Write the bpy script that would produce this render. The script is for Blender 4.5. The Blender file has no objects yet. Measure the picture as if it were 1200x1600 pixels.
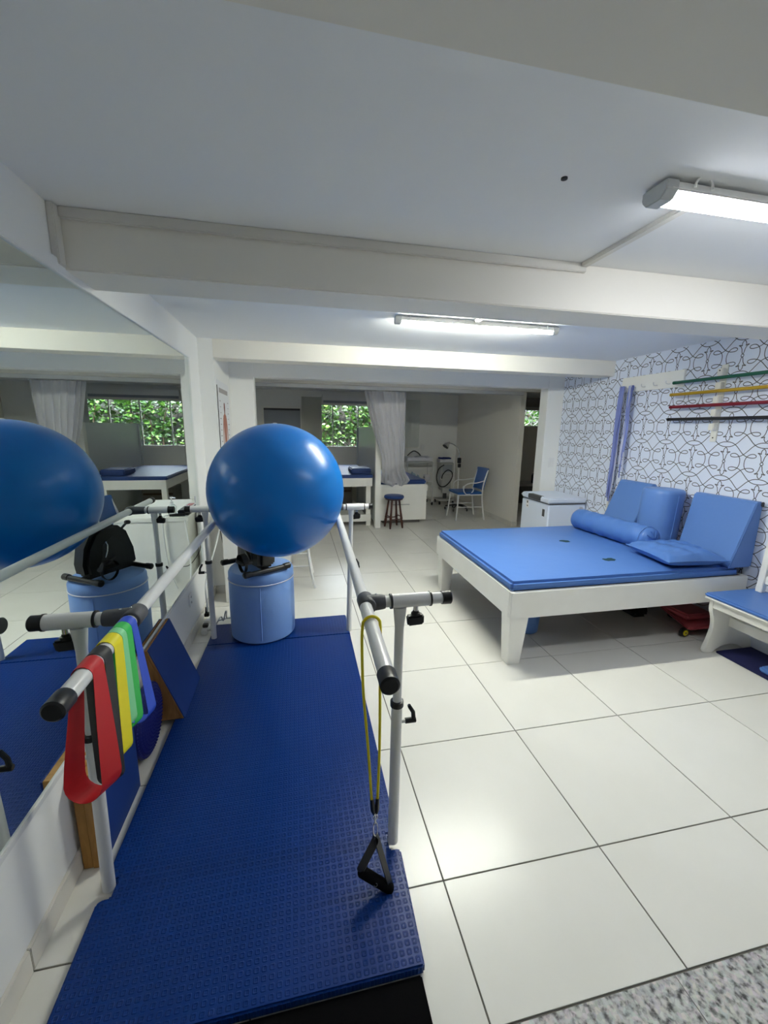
import bpy, bmesh, math, random
from mathutils import Vector, Matrix
random.seed(7)
C = bpy.context.scene.collection
SC = bpy.context.scene
PI = math.pi

# ---------------------------------------------------------------- camera
def make_camera():
    f, pitch, yaw, roll = 642.4, math.radians(11.4657), math.radians(12.0068), math.radians(0.8486)
    fw = Vector((math.sin(yaw)*math.cos(pitch), math.cos(yaw)*math.cos(pitch), -math.sin(pitch)))
    rt = Vector((math.cos(yaw), -math.sin(yaw), 0)); up = rt.cross(fw)
    c, s = math.cos(roll), math.sin(roll)
    r2 = c*rt + s*up; u2 = -s*rt + c*up
    cam = bpy.data.cameras.new('camera'); o = bpy.data.objects.new('camera', cam); C.objects.link(o)
    cam.sensor_fit = 'HORIZONTAL'; cam.sensor_width = 36; cam.lens = f*36/1200
    cam.clip_start = 0.02; cam.clip_end = 200
    m = Matrix((r2, u2, -fw)).transposed().to_4x4(); m.translation = (0.1557, -0.4402, 1.4872)
    o.matrix_world = m
    SC.camera = o
make_camera()

# ---------------------------------------------------------------- world, sun, exposure
LAMP1, LAMP2 = 35.0, 285.0
w = bpy.data.worlds.new('world'); SC.world = w; w.use_nodes = True
bg = w.node_tree.nodes['Background']; bg.inputs[0].default_value = (0.80, 0.90, 1.0, 1); bg.inputs[1].default_value = 16.0
sun = bpy.data.lights.new('sun', 'SUN'); sun.energy = 16.0; sun.angle = math.radians(1.5); sun.color = (1, 0.95, 0.85)
so = bpy.data.objects.new('sun', sun); C.objects.link(so)
so.rotation_euler = Vector((0.25, 0.45, -1)).to_track_quat('-Z', 'Y').to_euler()
SC.view_settings.view_transform = 'Standard'; SC.view_settings.look = 'None'
SC.view_settings.gamma = 1; SC.view_settings.exposure = 0.13; SC.view_settings.use_curve_mapping = False
try:
    SC.cycles.max_bounces = 10; SC.cycles.diffuse_bounces = 6; SC.cycles.glossy_bounces = 4
    SC.cycles.caustics_reflective = True; SC.cycles.caustics_refractive = False
    SC.cycles.use_denoising = True; SC.cycles.sample_clamp_indirect = 12
except Exception:
    pass

# ---------------------------------------------------------------- materials
def lin(h):
    h = h.lstrip('#'); r = []
    for i in (0, 2, 4):
        v = int(h[i:i+2], 16)/255; r.append(v/12.92 if v <= .04045 else ((v+.055)/1.055)**2.4)
    return (*r, 1)
def mat(name, hexc, rough=0.5, metal=0.0, bump=None, spec=0.5, mottle=None, trans=0.0, alpha=1.0, emit=None, coat=0.0, sheen=0.0):
    m = bpy.data.materials.new(name); m.use_nodes = True; nt = m.node_tree; b = nt.nodes['Principled BSDF']
    b.inputs['Base Color'].default_value = lin(hexc); b.inputs['Roughness'].default_value = rough
    b.inputs['Metallic'].default_value = metal; b.inputs['Specular IOR Level'].default_value = spec
    b.inputs['Transmission Weight'].default_value = trans; b.inputs['Alpha'].default_value = alpha
    b.inputs['Coat Weight'].default_value = coat; b.inputs['Sheen Weight'].default_value = sheen
    if emit:
        b.inputs['Emission Color'].default_value = lin(emit[0]); b.inputs['Emission Strength'].default_value = emit[1]
    if mottle or bump:
        tc = nt.nodes.new('ShaderNodeTexCoord')
    if mottle:                                   # (second colour, scale, amount)
        n = nt.nodes.new('ShaderNodeTexNoise'); n.inputs['Scale'].default_value = mottle[1]; n.inputs['Detail'].default_value = 5
        mx = nt.nodes.new('ShaderNodeMix'); mx.data_type = 'RGBA'
        mp = nt.nodes.new('ShaderNodeMapRange'); mp.inputs[1].default_value = .35; mp.inputs[2].default_value = .65; mp.inputs[4].default_value = mottle[2]
        nt.links.new(tc.outputs['Object'], n.inputs['Vector']); nt.links.new(n.outputs['Fac'], mp.inputs[0]); nt.links.new(mp.outputs[0], mx.inputs['Factor'])
        mx.inputs['A'].default_value = lin(hexc); mx.inputs['B'].default_value = lin(mottle[0])
        nt.links.new(mx.outputs['Result'], b.inputs['Base Color'])
    if bump:                                     # (scale, strength, distance)
        n = nt.nodes.new('ShaderNodeTexNoise'); n.inputs['Scale'].default_value = bump[0]; n.inputs['Detail'].default_value = 4
        bp = nt.nodes.new('ShaderNodeBump'); bp.inputs['Strength'].default_value = bump[1]; bp.inputs['Distance'].default_value = bump[2]
        nt.links.new(tc.outputs['Object'], n.inputs['Vector']); nt.links.new(n.outputs['Fac'], bp.inputs['Height']); nt.links.new(bp.outputs[0], b.inputs['Normal'])
    return m

M = {}
M['wall'] = mat('wall_paint', '#f2f2ef', .75, bump=(40, .15, .002), spec=.25)
M['wallw'] = mat('wall_paint_warm', '#eeeae1', .75, bump=(40, .15, .002), spec=.25)
M['ceil'] = mat('ceiling_paint', '#f0f1f2', .85, bump=(25, .12, .002), spec=.2)
M['paper'] = mat('wallpaper_white', '#e6ecf9', .6, spec=.3)
M['ink'] = mat('wallpaper_line', '#5b5657', .6, spec=.2)
M['grout'] = mat('grout', '#6d6962', .9)
M['tile'] = mat('porcelain_tile', '#e5e3dc', .27, spec=.45, mottle=('#dfddd5', 3.0, .6), bump=(6, .02, .002))
M['skirt'] = mat('skirting_tile', '#dcd8d0', .3, mottle=('#d3cfc6', 4.0, .6))
M['white'] = mat('white_lacquer', '#f6f5ef', .35, mottle=('#f0eee6', 6, .5))
M['whitep'] = mat('white_powder_coat', '#e6e6e4', .32)
M['steel'] = mat('bar_white_steel', '#dfdfde', .28, metal=.0)
M['fridge'] = mat('freezer_white', '#dde6f6', .4)
M['plasticw'] = mat('white_plastic', '#ececea', .4)
M['black'] = mat('black_plastic', '#101113', .38)
M['blackm'] = mat('black_rubber', '#08080a', .95, bump=(300, .4, .002), spec=.1)
M['dgrey2'] = mat('charcoal_panel', '#1b1c1f', .5)
M['dgrey'] = mat('dark_grey_plastic', '#4a4b50', .55)
M['vinyl'] = mat('light_blue_vinyl', '#5f86c6', .42, bump=(9, .25, .01), spec=.45)
M['vinylb'] = mat('bed_blue_vinyl', '#5079bd', .4, bump=(5, .25, .012), spec=.45)
M['ottov'] = mat('ottoman_blue_vinyl', '#7ea5e2', .42, bump=(9, .25, .01), spec=.45)
M['navyv'] = mat('navy_vinyl', '#20407f', .45)
M['chairb'] = mat('chair_blue_vinyl', '#245797', .5)
M['dnavy'] = mat('dark_navy_foam', '#10154a', .8)
M['frubber'] = mat('wedge_blue_rubber', '#0f3680', .6, bump=(120, .15, .002))
M['pipe'] = mat('white_piping', '#d6dae4', .5)
M['ball'] = mat('ball_blue_rubber', '#006cc2', .29, mottle=('#0078cc', 3, .7), bump=(14, .06, .004), spec=.42)
M['glass'] = mat('window_glass', '#ffffff', .02, trans=1.0)
M['granite'] = None
M['red'] = mat('band_red', '#c8101c', .55); M['redl'] = M['red']
M['blk'] = mat('band_black', '#26282b', .55)
M['yel'] = mat('band_yellow', '#f4e604', .5)
M['lgr'] = mat('band_light_green', '#86dc9c', .5)
M['grn'] = mat('band_green', '#2fc552', .5)
M['blu'] = mat('band_blue', '#2350d0', .5)
M['ytube'] = mat('yellow_latex', '#e8d510', .4)
M['chrome'] = mat('chrome', '#d8d8d8', .15, metal=1.0)
M['wood'] = None
M['dwood'] = mat('dark_turned_wood', '#4a2416', .4, mottle=('#381a10', 8, .7))
M['cloth'] = mat('curtain_cloth', '#e6e5ea', .85, bump=(200, .2, .001), sheen=.2)
M['blind'] = mat('blind_fabric', '#e0e0d6', .8)
M['blindw'] = mat('blind_sheer', '#f2f5f2', .8)
M['grey'] = mat('grey_panel', '#9aa0a8', .5)
M['part'] = mat('partition_laminate', '#dde2e4', .3)
M['devgrey'] = mat('device_grey', '#b9bab8', .45)
M['towel'] = mat('white_towel', '#e6e6ec', .95, bump=(120, .5, .004))
M['bluecloth'] = mat('blue_cloth', '#1c2f74', .9, bump=(90, .4, .004))
M['bottle'] = mat('pale_blue_bottle', '#b4cfe0', .3, alpha=.75)
M['clear'] = mat('clear_bottle', '#d9e6e6', .12, alpha=.45)
M['cblue'] = mat('cobalt_bottle', '#1b1c8c', .35)
M['dbrown'] = mat('dark_counter', '#6a6660', .5)
M['stone'] = mat('counter_stone', '#b9b6ae', .4)
M['garden'] = mat('garden_wall', '#3b3936', .9, mottle=('#2b2a27', 3, .8))
M['soil'] = mat('soil', '#4d4334', .95, mottle=('#39421f', 6, .8))
M['bark'] = mat('bark', '#4b3a2b', .9)
M['redtoy'] = mat('red_toy_plastic', '#b4525a', .4)
M['yellowhub'] = mat('yellow_hub', '#d8c820', .4)
M['bag'] = mat('black_bag', '#0c0c0f', .7, bump=(20, .5, .01))
M['sgreen'] = mat('stick_green', '#0f5a44', .45); M['syel'] = mat('stick_yellow', '#b8931a', .45)
M['sred'] = mat('stick_red', '#7c0f24', .45); M['sblk'] = mat('stick_black', '#101014', .45)
M['holder'] = mat('holder_plastic', '#efede4', .45)
M['strap'] = mat('strap_violet_blue', '#7d89c6', .7, bump=(150, .3, .002)); M['straplt'] = mat('strap_pale', '#c3c6da', .7)
M['paperp'] = mat('poster_paper', '#e9eaec', .5); M['printg'] = mat('poster_grey_print', '#a9a3a4', .6)
M['muscle'] = mat('poster_muscle', '#b0705c', .6); M['muscled'] = mat('poster_muscle_dark', '#7c4438', .6)
M['worn'] = mat('worn_foam', '#123a44', .9)
M['lampg'] = mat('lamp_end_grey', '#c6c9ca', .4)
M['ductg'] = mat('cable_duct', '#dcd9d2', .5)
M['lamp1'] = mat('lamp_diffuser_one', '#ffffff', .5, emit=('#f6faff', LAMP1))
M['lamp2'] = mat('lamp_diffuser_two', '#ffffff', .5, emit=('#fbfdf0', LAMP2))

def translucent(k, amt):
    m = M[k]; nt = m.node_tree; b = nt.nodes['Principled BSDF']; o = nt.nodes['Material Output']
    t = nt.nodes.new('ShaderNodeBsdfTranslucent'); t.inputs[0].default_value = b.inputs['Base Color'].default_value
    x = nt.nodes.new('ShaderNodeMixShader'); x.inputs[0].default_value = amt
    nt.links.new(b.outputs[0], x.inputs[1]); nt.links.new(t.outputs[0], x.inputs[2]); nt.links.new(x.outputs[0], o.inputs[0])
translucent('cloth', .3); translucent('blindw', .5); translucent('blind', .35)
def mirror_mat():
    m = bpy.data.materials.new('mirror_glass'); m.use_nodes = True; b = m.node_tree.nodes['Principled BSDF']
    b.inputs['Base Color'].default_value = (.80, .86, .835, 1); b.inputs['Metallic'].default_value = 1; b.inputs['Roughness'].default_value = 0.0
    return m
M['mirror'] = mirror_mat()

def granite_mat():
    m = bpy.data.materials.new('granite'); m.use_nodes = True; nt = m.node_tree; b = nt.nodes['Principled BSDF']
    tc = nt.nodes.new('ShaderNodeTexCoord')
    v = nt.nodes.new('ShaderNodeTexVoronoi'); v.inputs['Scale'].default_value = 95
    n = nt.nodes.new('ShaderNodeTexNoise'); n.inputs['Scale'].default_value = 55; n.inputs['Detail'].default_value = 6
    nt.links.new(tc.outputs['Object'], v.inputs['Vector']); nt.links.new(tc.outputs['Object'], n.inputs['Vector'])
    r = nt.nodes.new('ShaderNodeValToRGB'); e = r.color_ramp.elements
    e[0].position = .33; e[0].color = lin('#3d3b38'); e[1].position = .62; e[1].color = lin('#c9c6bb')
    k = e.new(.42); k.color = lin('#8f8c84'); k = e.new(.5); k.color = lin('#b9b6ac')
    nt.links.new(n.outputs['Fac'], r.inputs[0])
    mx = nt.nodes.new('ShaderNodeMix'); mx.data_type = 'RGBA'; mx.blend_type = 'MULTIPLY'; mx.inputs['Factor'].default_value = .45
    nt.links.new(r.outputs[0], mx.inputs['A']); nt.links.new(v.outputs['Color'], mx.inputs['B'])
    hs = nt.nodes.new('ShaderNodeHueSaturation'); hs.inputs['Saturation'].default_value = .25; hs.inputs['Value'].default_value = 1.1
    nt.links.new(mx.outputs['Result'], hs.inputs['Color']); nt.links.new(hs.outputs[0], b.inputs['Base Color'])
    b.inputs['Roughness'].default_value = .45
    return m
M['granite'] = granite_mat()

def wood_mat(name, c1, c2, axis_scale):
    m = bpy.data.materials.new(name); m.use_nodes = True; nt = m.node_tree; b = nt.nodes['Principled BSDF']
    tc = nt.nodes.new('ShaderNodeTexCoord'); mp = nt.nodes.new('ShaderNodeMapping'); mp.inputs['Scale'].default_value = axis_scale
    n = nt.nodes.new('ShaderNodeTexNoise'); n.inputs['Scale'].default_value = 14; n.inputs['Detail'].default_value = 8; n.inputs['Distortion'].default_value = .6
    r = nt.nodes.new('ShaderNodeValToRGB'); e = r.color_ramp.elements
    e[0].position = .3; e[0].color = lin(c1); e[1].position = .7; e[1].color = lin(c2)
    nt.links.new(tc.outputs['Object'], mp.inputs[0]); nt.links.new(mp.outputs[0], n.inputs['Vector']); nt.links.new(n.outputs['Fac'], r.inputs[0])
    nt.links.new(r.outputs[0], b.inputs['Base Color']); b.inputs['Roughness'].default_value = .5
    return m
M['wood'] = wood_mat('chipboard_wood', '#9a6c2c', '#c08c42', (3, 3, .6))
M['wood2'] = wood_mat('wedge_wood', '#8a5a2c', '#b58446', (4, 4, .5))

def mat_rubber():                              # embossed coin-like squares on the walking deck
    m = bpy.data.materials.new('embossed_blue_rubber'); m.use_nodes = True; nt = m.node_tree; b = nt.nodes['Principled BSDF']
    b.inputs['Base Color'].default_value = lin('#023078'); b.inputs['Roughness'].default_value = .34; b.inputs['Specular IOR Level'].default_value = .26
    tc = nt.nodes.new('ShaderNodeTexCoord'); sp = nt.nodes.new('ShaderNodeSeparateXYZ'); nt.links.new(tc.outputs['Object'], sp.inputs[0])
    def mth(op, a, bb=None, cc=None):
        n = nt.nodes.new('ShaderNodeMath'); n.operation = op
        for i, x in enumerate((a, bb, cc)):
            if x is None: continue
            if isinstance(x, (int, float)): n.inputs[i].default_value = x
            else: nt.links.new(x, n.inputs[i])
        return n.outputs[0]
    P = .021
    def cell(o): return mth('SUBTRACT', mth('FRACT', mth('DIVIDE', o, P)), .5)
    u, v = mth('ABSOLUTE', cell(sp.outputs[0])), mth('ABSOLUTE', cell(sp.outputs[1]))
    d = mth('POWER', mth('ADD', mth('POWER', u, 4.0), mth('POWER', v, 4.0)), .25)     # rounded square distance
    ring = mth('ABSOLUTE', mth('SUBTRACT', d, .26))
    mr = nt.nodes.new('ShaderNodeMapRange'); mr.interpolation_type = 'SMOOTHSTEP'
    mr.inputs[1].default_value = .03; mr.inputs[2].default_value = .12; mr.inputs[3].default_value = 1; mr.inputs[4].default_value = 0
    nt.links.new(ring, mr.inputs[0])
    bp = nt.nodes.new('ShaderNodeBump'); bp.inputs['Strength'].default_value = .9; bp.inputs['Distance'].default_value = .0022
    nt.links.new(mr.outputs[0], bp.inputs['Height']); nt.links.new(bp.outputs[0], b.inputs['Normal'])
    return m
M['deck'] = mat_rubber()

def leaf_mat(name, c1, c2, c3):
    m = bpy.data.materials.new(name); m.use_nodes = True; nt = m.node_tree; b = nt.nodes['Principled BSDF']
    g = nt.nodes.new('ShaderNodeNewGeometry'); r = nt.nodes.new('ShaderNodeValToRGB'); e = r.color_ramp.elements
    e[0].color = lin(c1); e[1].color = lin(c3); k = e.new(.55); k.color = lin(c2)
    nt.links.new(g.outputs['Random Per Island'], r.inputs[0]); nt.links.new(r.outputs[0], b.inputs['Base Color'])
    b.inputs['Roughness'].default_value = .4; b.inputs['Transmission Weight'].default_value = 0
    return m
M['leaf'] = leaf_mat('shrub_leaf', '#16300d', '#2f561a', '#557a2c')

# ---------------------------------------------------------------- mesh builder
class MB:
    def __init__(s): s.v = []; s.f = []
    def add(s, vs, fs):
        o = len(s.v); s.v += [tuple(x) for x in vs]; s.f += [tuple(i+o for i in f) for f in fs]; return s
    def box(s, x0, x1, y0, y1, z0, z1):
        return s.add([(x0,y0,z0),(x1,y0,z0),(x1,y1,z0),(x0,y1,z0),(x0,y0,z1),(x1,y0,z1),(x1,y1,z1),(x0,y1,z1)],
                     [(0,3,2,1),(4,5,6,7),(0,1,5,4),(1,2,6,5),(2,3,7,6),(3,0,4,7)])
    def hexa(s, p):                              # 8 corners, bottom ring then top ring
        return s.add(p, [(0,3,2,1),(4,5,6,7),(0,1,5,4),(1,2,6,5),(2,3,7,6),(3,0,4,7)])
    def path(s, pts, r, seg=10, caps=True, closed=False, flat=1.0):
        pts = [Vector(p) for p in pts]; n = len(pts); rr = r if isinstance(r, (list, tuple)) else [r]*n
        t0 = (pts[1]-pts[0]).normalized(); ref = Vector((0,0,1)) if abs(t0.z) < .9 else Vector((1,0,0))
        nrm = t0.cross(ref).normalized(); vs = []
        for i, p in enumerate(pts):
            a = pts[(i-1) % n] if (i > 0 or closed) else p; b = pts[(i+1) % n] if (i < n-1 or closed) else p
            t = (b-a).normalized(); nrm = (nrm - t*nrm.dot(t)).normalized(); bn = t.cross(nrm)
            for k in range(seg):
                an = 2*PI*k/seg; vs.append(p + rr[i]*(math.cos(an)*nrm + flat*math.sin(an)*bn))
        fs = []
        for i in range(n if closed else n-1):
            j = (i+1) % n
            for k in range(seg):
                l = (k+1) % seg; fs.append((i*seg+k, i*seg+l, j*seg+l, j*seg+k))
        if caps and not closed:
            fs.append(tuple(reversed(range(seg)))); fs.append(tuple(range((n-1)*seg, n*seg)))
        return s.add(vs, fs)
    def tube(s, p, q, r, r2=None, seg=16): return s.path([p, q], [r, r if r2 is None else r2], seg)
    def lathe(s, prof, c=(0,0,0), seg=32, axis='z'):
        vs = []; n = len(prof)
        for r, z in prof:
            for k in range(seg):
                a = 2*PI*k/seg; x, y = r*math.cos(a), r*math.sin(a)
                vs.append({'z': (c[0]+x, c[1]+y, c[2]+z), 'x': (c[0]+z, c[1]+x, c[2]+y), 'y': (c[0]+y, c[1]+z, c[2]+x)}[axis])
        fs = [(i*seg+k, i*seg+(k+1) % seg, (i+1)*seg+(k+1) % seg, (i+1)*seg+k) for i in range(n-1) for k in range(seg)]
        fs += [tuple(reversed(range(seg))), tuple(range((n-1)*seg, n*seg))]
        return s.add(vs, fs)
    def prism(s, poly, axis, a0, a1):            # poly in the two other axes, extruded along axis
        def P(u, v, a): return {'x': (a, u, v), 'y': (u, a, v), 'z': (u, v, a)}[axis]
        n = len(poly); vs = [P(u, v, a0) for u, v in poly] + [P(u, v, a1) for u, v in poly]
        return s.add(vs, [tuple(reversed(range(n))), tuple(range(n, 2*n))] + [(i, (i+1) % n, n+(i+1) % n, n+i) for i in range(n)])
    def grid(s, fn, nu, nv, wrap=False):
        vs = [fn(i/(nu if wrap else nu-1), j/(nv-1)) for j in range(nv) for i in range(nu)]
        return s.add(vs, [(j*nu+i, j*nu+(i+1) % nu, (j+1)*nu+(i+1) % nu, (j+1)*nu+i) for j in range(nv-1) for i in range(nu if wrap else nu-1)])
    def strip(s, pts, wdir, wid, th=.0012):      # flat ribbon along pts, widened along wdir; wid may be a list
        pts = [Vector(p) for p in pts]; n = len(pts); vs = []
        for i, p in enumerate(pts):
            wd = Vector(wdir[i] if isinstance(wdir, list) else wdir); ww = wid[i] if isinstance(wid, list) else wid
            t = (pts[min(i+1, n-1)] - pts[max(i-1, 0)]).normalized(); nn = t.cross(wd).normalized()*th/2; h = wd.normalized()*ww/2
            vs += [p-h-nn, p+h-nn, p+h+nn, p-h+nn]
        fs = [(0,1,2,3), ((n-1)*4+3, (n-1)*4+2, (n-1)*4+1, (n-1)*4)]
        for i in range(n-1):
            for k in range(4): fs.append((i*4+k, (i+1)*4+k, (i+1)*4+(k+1) % 4, i*4+(k+1) % 4))
        return s.add(vs, fs)
    def sphere(s, c, r, seg=24, rings=14, sx=1, sy=1, sz=1):
        prof = [(max(1e-4, math.sin(PI*i/rings))*r, -math.cos(PI*i/rings)*r) for i in range(rings+1)]
        k = len(s.v); s.lathe(prof, (0,0,0), seg)
        s.v[k:] = [(c[0]+x*sx, c[1]+y*sy, c[2]+z*sz) for x, y, z in s.v[k:]]
        return s
    def rot(s, ang, c=(0,0,0), axis='Z'):
        R = Matrix.Rotation(ang, 4, axis); c = Vector(c); s.v = [tuple(R @ (Vector(p)-c) + c) for p in s.v]; return s
    def build(s, name, m, parent=None, bevel=0.0, seg=2, sharp=38, kind=None, label=None, local=False):
        off = Vector((0,0,0)); p = parent
        while p is not None and not local: off += p.location; p = p.parent
        me = bpy.data.meshes.new(name); me.from_pydata([tuple(Vector(x)-off) for x in s.v], [], s.f)
        bm = bmesh.new(); bm.from_mesh(me); bmesh.ops.recalc_face_normals(bm, faces=bm.faces)
        if bevel > 0:
            ed = [e for e in bm.edges if len(e.link_faces) == 2 and e.calc_face_angle(0) > .6]
            bmesh.ops.bevel(bm, geom=ed, offset=bevel, segments=seg, affect='EDGES', clamp_overlap=True)
        bm.to_mesh(me); bm.free()
        me.shade_smooth(); me.set_sharp_from_angle(angle=math.radians(sharp))
        me.materials.append(M[m] if isinstance(m, str) else m)
        o = bpy.data.objects.new(name, me); C.objects.link(o)
        if parent is not None: o.parent = parent
        if kind: o['kind'] = kind
        if label: o['label'] = label
        return o
def thing(name, label, cat, loc=(0,0,0), rz=0, group=None):
    o = bpy.data.objects.new(name, None); C.objects.link(o); o.location = loc; o.rotation_euler = (0,0,rz); o.empty_display_size = .1
    return tag(o, label, cat, group)
def tag(o, label, cat, group=None):
    o['label'] = label; o['category'] = cat
    if group: o['group'] = group
    return o
def struct(mb, name, m, parent=None, bevel=0.0):
    return mb.build(name, m, parent, bevel, kind='structure')
def arc(c, r, a0, a1, n, plane='xz'):
    out = []
    for i in range(n+1):
        a = math.radians(a0+(a1-a0)*i/n); u, v = r*math.cos(a), r*math.sin(a)
        out.append({'xz': (c[0]+u, c[1], c[2]+v), 'xy': (c[0]+u, c[1]+v, c[2]), 'yz': (c[0], c[1]+u, c[2]+v)}[plane])
    return out
def cr(pts, n=6, closed=False):                 # Catmull-Rom through points
    P = [Vector(p) for p in pts]; N = len(P); out = []
    for i in range(N if closed else N-1):
        if closed: a, b, c, d = P[(i-1) % N], P[i], P[(i+1) % N], P[(i+2) % N]
        else: a, b, c, d = P[max(i-1,0)], P[i], P[i+1], P[min(i+2,N-1)]
        for k in range(n):
            t = k/n; out.append(.5*((2*b)+(c-a)*t+(2*a-5*b+4*c-d)*t*t+(3*b-a-3*c+d)*t**3))
    if not closed: out.append(P[-1])
    return out

# ---------------------------------------------------------------- the setting
WL, WR, ZC = -0.605, 3.29, 2.18                  # mirror wall, papered wall, ceiling height
Y1 = 4.1                                          # plane of the pillars between the two rooms
fl = struct(MB().box(-1.5, 6.2, -3.2, 8.0, -.15, -.0035), 'floor', 'grout')
tile_cache = {}
def tile(x0, x1, y0, y1, m='tile', name='tile', gap=.0024):
    k = (round(x1-x0, 3), round(y1-y0, 3), m)
    w, d = x1-x0-2*gap, y1-y0-2*gap
    if k not in tile_cache:
        o = MB().box(-w/2, w/2, -d/2, d/2, -.009, 0).build(name, m, fl, bevel=.0008, seg=1, local=True); tile_cache[k] = o.data
    else:
        o = bpy.data.objects.new(name, tile_cache[k]); C.objects.link(o); o.parent = fl
    o.location = ((x0+x1)/2, (y0+y1)/2, random.uniform(-.0002, .0002))
for j in range(0, 13):
    for i in range(-2, 10):
        x0, y0, y1 = .6*i, max(.6*j, .243), .6*j+.6
        if y0 < 4.2 and (x0 < -.61 or x0 > 3.2): continue
        tile(x0, x0+.6, y0, y1)
for x0, x1 in ((-.6, -.07), (-.07, .53), (.53, 1.152), (1.152, 1.75), (1.75, 2.35), (2.35, 2.95), (2.95, 3.5)):
    tile(x0, x1, -.36, .241, 'granite', 'granite_slab', .001)
for j in range(-5, -0):
    for i in range(-1, 6): tile(.6*i, .6*i+.6, .6*j-.36, .6*j+.24, 'granite', 'granite_slab', .001)

struct(MB().box(-1.7, 6.3, -3.3, 8.0, ZC, ZC+.2), 'ceiling', 'ceil')
struct(MB().box(WL-.2, WL, -3.2, 3.3, 0, ZC), 'wall_left', 'wall')
struct(MB().box(WL-.2, -.49, 3.3, Y1, 0, ZC), 'wall_left_return', 'wall')
wr = struct(MB().box(WR, WR+.2, -3.2, Y1, 0, ZC), 'wall_right', 'paper')
struct(MB().box(WL-.2, WR+.2, -3.3, -3.2, 0, ZC), 'wall_back', 'wall')
struct(MB().box(WL, WR, -.03, .206, 1.995, ZC), 'trim_1', 'wallw', bevel=.004)
struct(MB().box(WL, WR, 1.264, 1.485, 1.995, ZC), 'trim_2', 'wallw', bevel=.004)
struct(MB().box(-.49, WR, 3.3, 3.5, 2.035, ZC), 'trim_3', 'wallw', bevel=.003)
struct(MB().box(-.49, -.253, Y1, Y1+.16, 0, ZC), 'trim_4', 'wall', bevel=.004)
struct(MB().box(3.085, WR, Y1, Y1+.16, 0, ZC), 'trim_5', 'wall', bevel=.004)
struct(MB().box(-.253, 3.085, Y1+.005, Y1+.16, 1.983, ZC), 'trim_6', 'wall')
struct(MB().box(-1.3, 5.9, 5.2, 5.34, 2.045, ZC), 'trim_7', 'wallw')
# far rooms
YB = 7.8
def wall_hole(name, x0, x1, z1, hx0, hx1, hz0, hz1, y0, y1, m):
    b = MB().box(x0, hx0, y0, y1, 0, z1).box(hx1, x1, y0, y1, 0, z1).box(hx0, hx1, y0, y1, 0, hz0).box(hx0, hx1, y0, y1, hz1, z1)
    return struct(b, name, m)
wall_hole('wall_far', -1.5, 3.5, ZC, .62, 2.62, 1.10, 1.97, YB, YB+.15, 'wall')
wall_hole('wall_far_side_room', 3.5, 6.2, ZC, 4.3, 5.5, 1.56, 1.97, YB, YB+.15, 'wallw')
struct(MB().box(-1.5, -1.3, Y1, YB, 0, ZC), 'wall_far_left', 'wall')
struct(MB().box(-1.3, -.49, Y1, Y1+.16, 0, ZC), 'wall_far_left_return', 'wall')
struct(MB().box(3.44, 3.53, 5.33, YB, 0, ZC), 'wall_divider', 'wallw', bevel=.004)
struct(MB().box(6.0, 6.2, Y1, YB, 0, ZC), 'wall_side_room', 'wallw')
struct(MB().box(WR, 6.2, Y1+.0, Y1+.16, 0, ZC), 'wall_side_room_front', 'wallw')

# skirting tiles
def skirting(name, pts, axis, fixed, t0, t1, step=.6, h=.078, th=.011, first=None, sgn=1):
    root = None; a = t0; k = 0
    while a < t1-1e-6:
        b = min(t1, (math.floor(a/step+1e-6)+1)*step)
        g = .0015
        x = (fixed, fixed+sgn*th) if sgn > 0 else (fixed-th, fixed)
        mb = MB().box(x[0], x[1], a+g, b-g, 0, h) if axis == 'y' else MB().box(a+g, b-g, x[0], x[1], 0, h)
        if root is None: root = mb.build(name, 'skirt', None, bevel=.002, kind='structure')
        else: mb.build('tile', 'skirt', root, bevel=.002, local=True)
        a = b
skirting('baseboard_left', None, 'y', WL, -.6, 3.3)
skirting('baseboard_divider', None, 'y', 3.44, 5.33, YB, sgn=-1)
skirting('baseboard_divider_end', None, 'x', 5.33, 3.44, 3.53, sgn=-1)
skirting('baseboard_far', None, 'x', YB, 2.3, 3.43, sgn=-1)
skirting('baseboard_pillar', None, 'x', Y1, -.49, -.253, sgn=-1)
skirting('baseboard_return', None, 'x', 3.3, WL+.012, -.49, sgn=-1)

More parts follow.
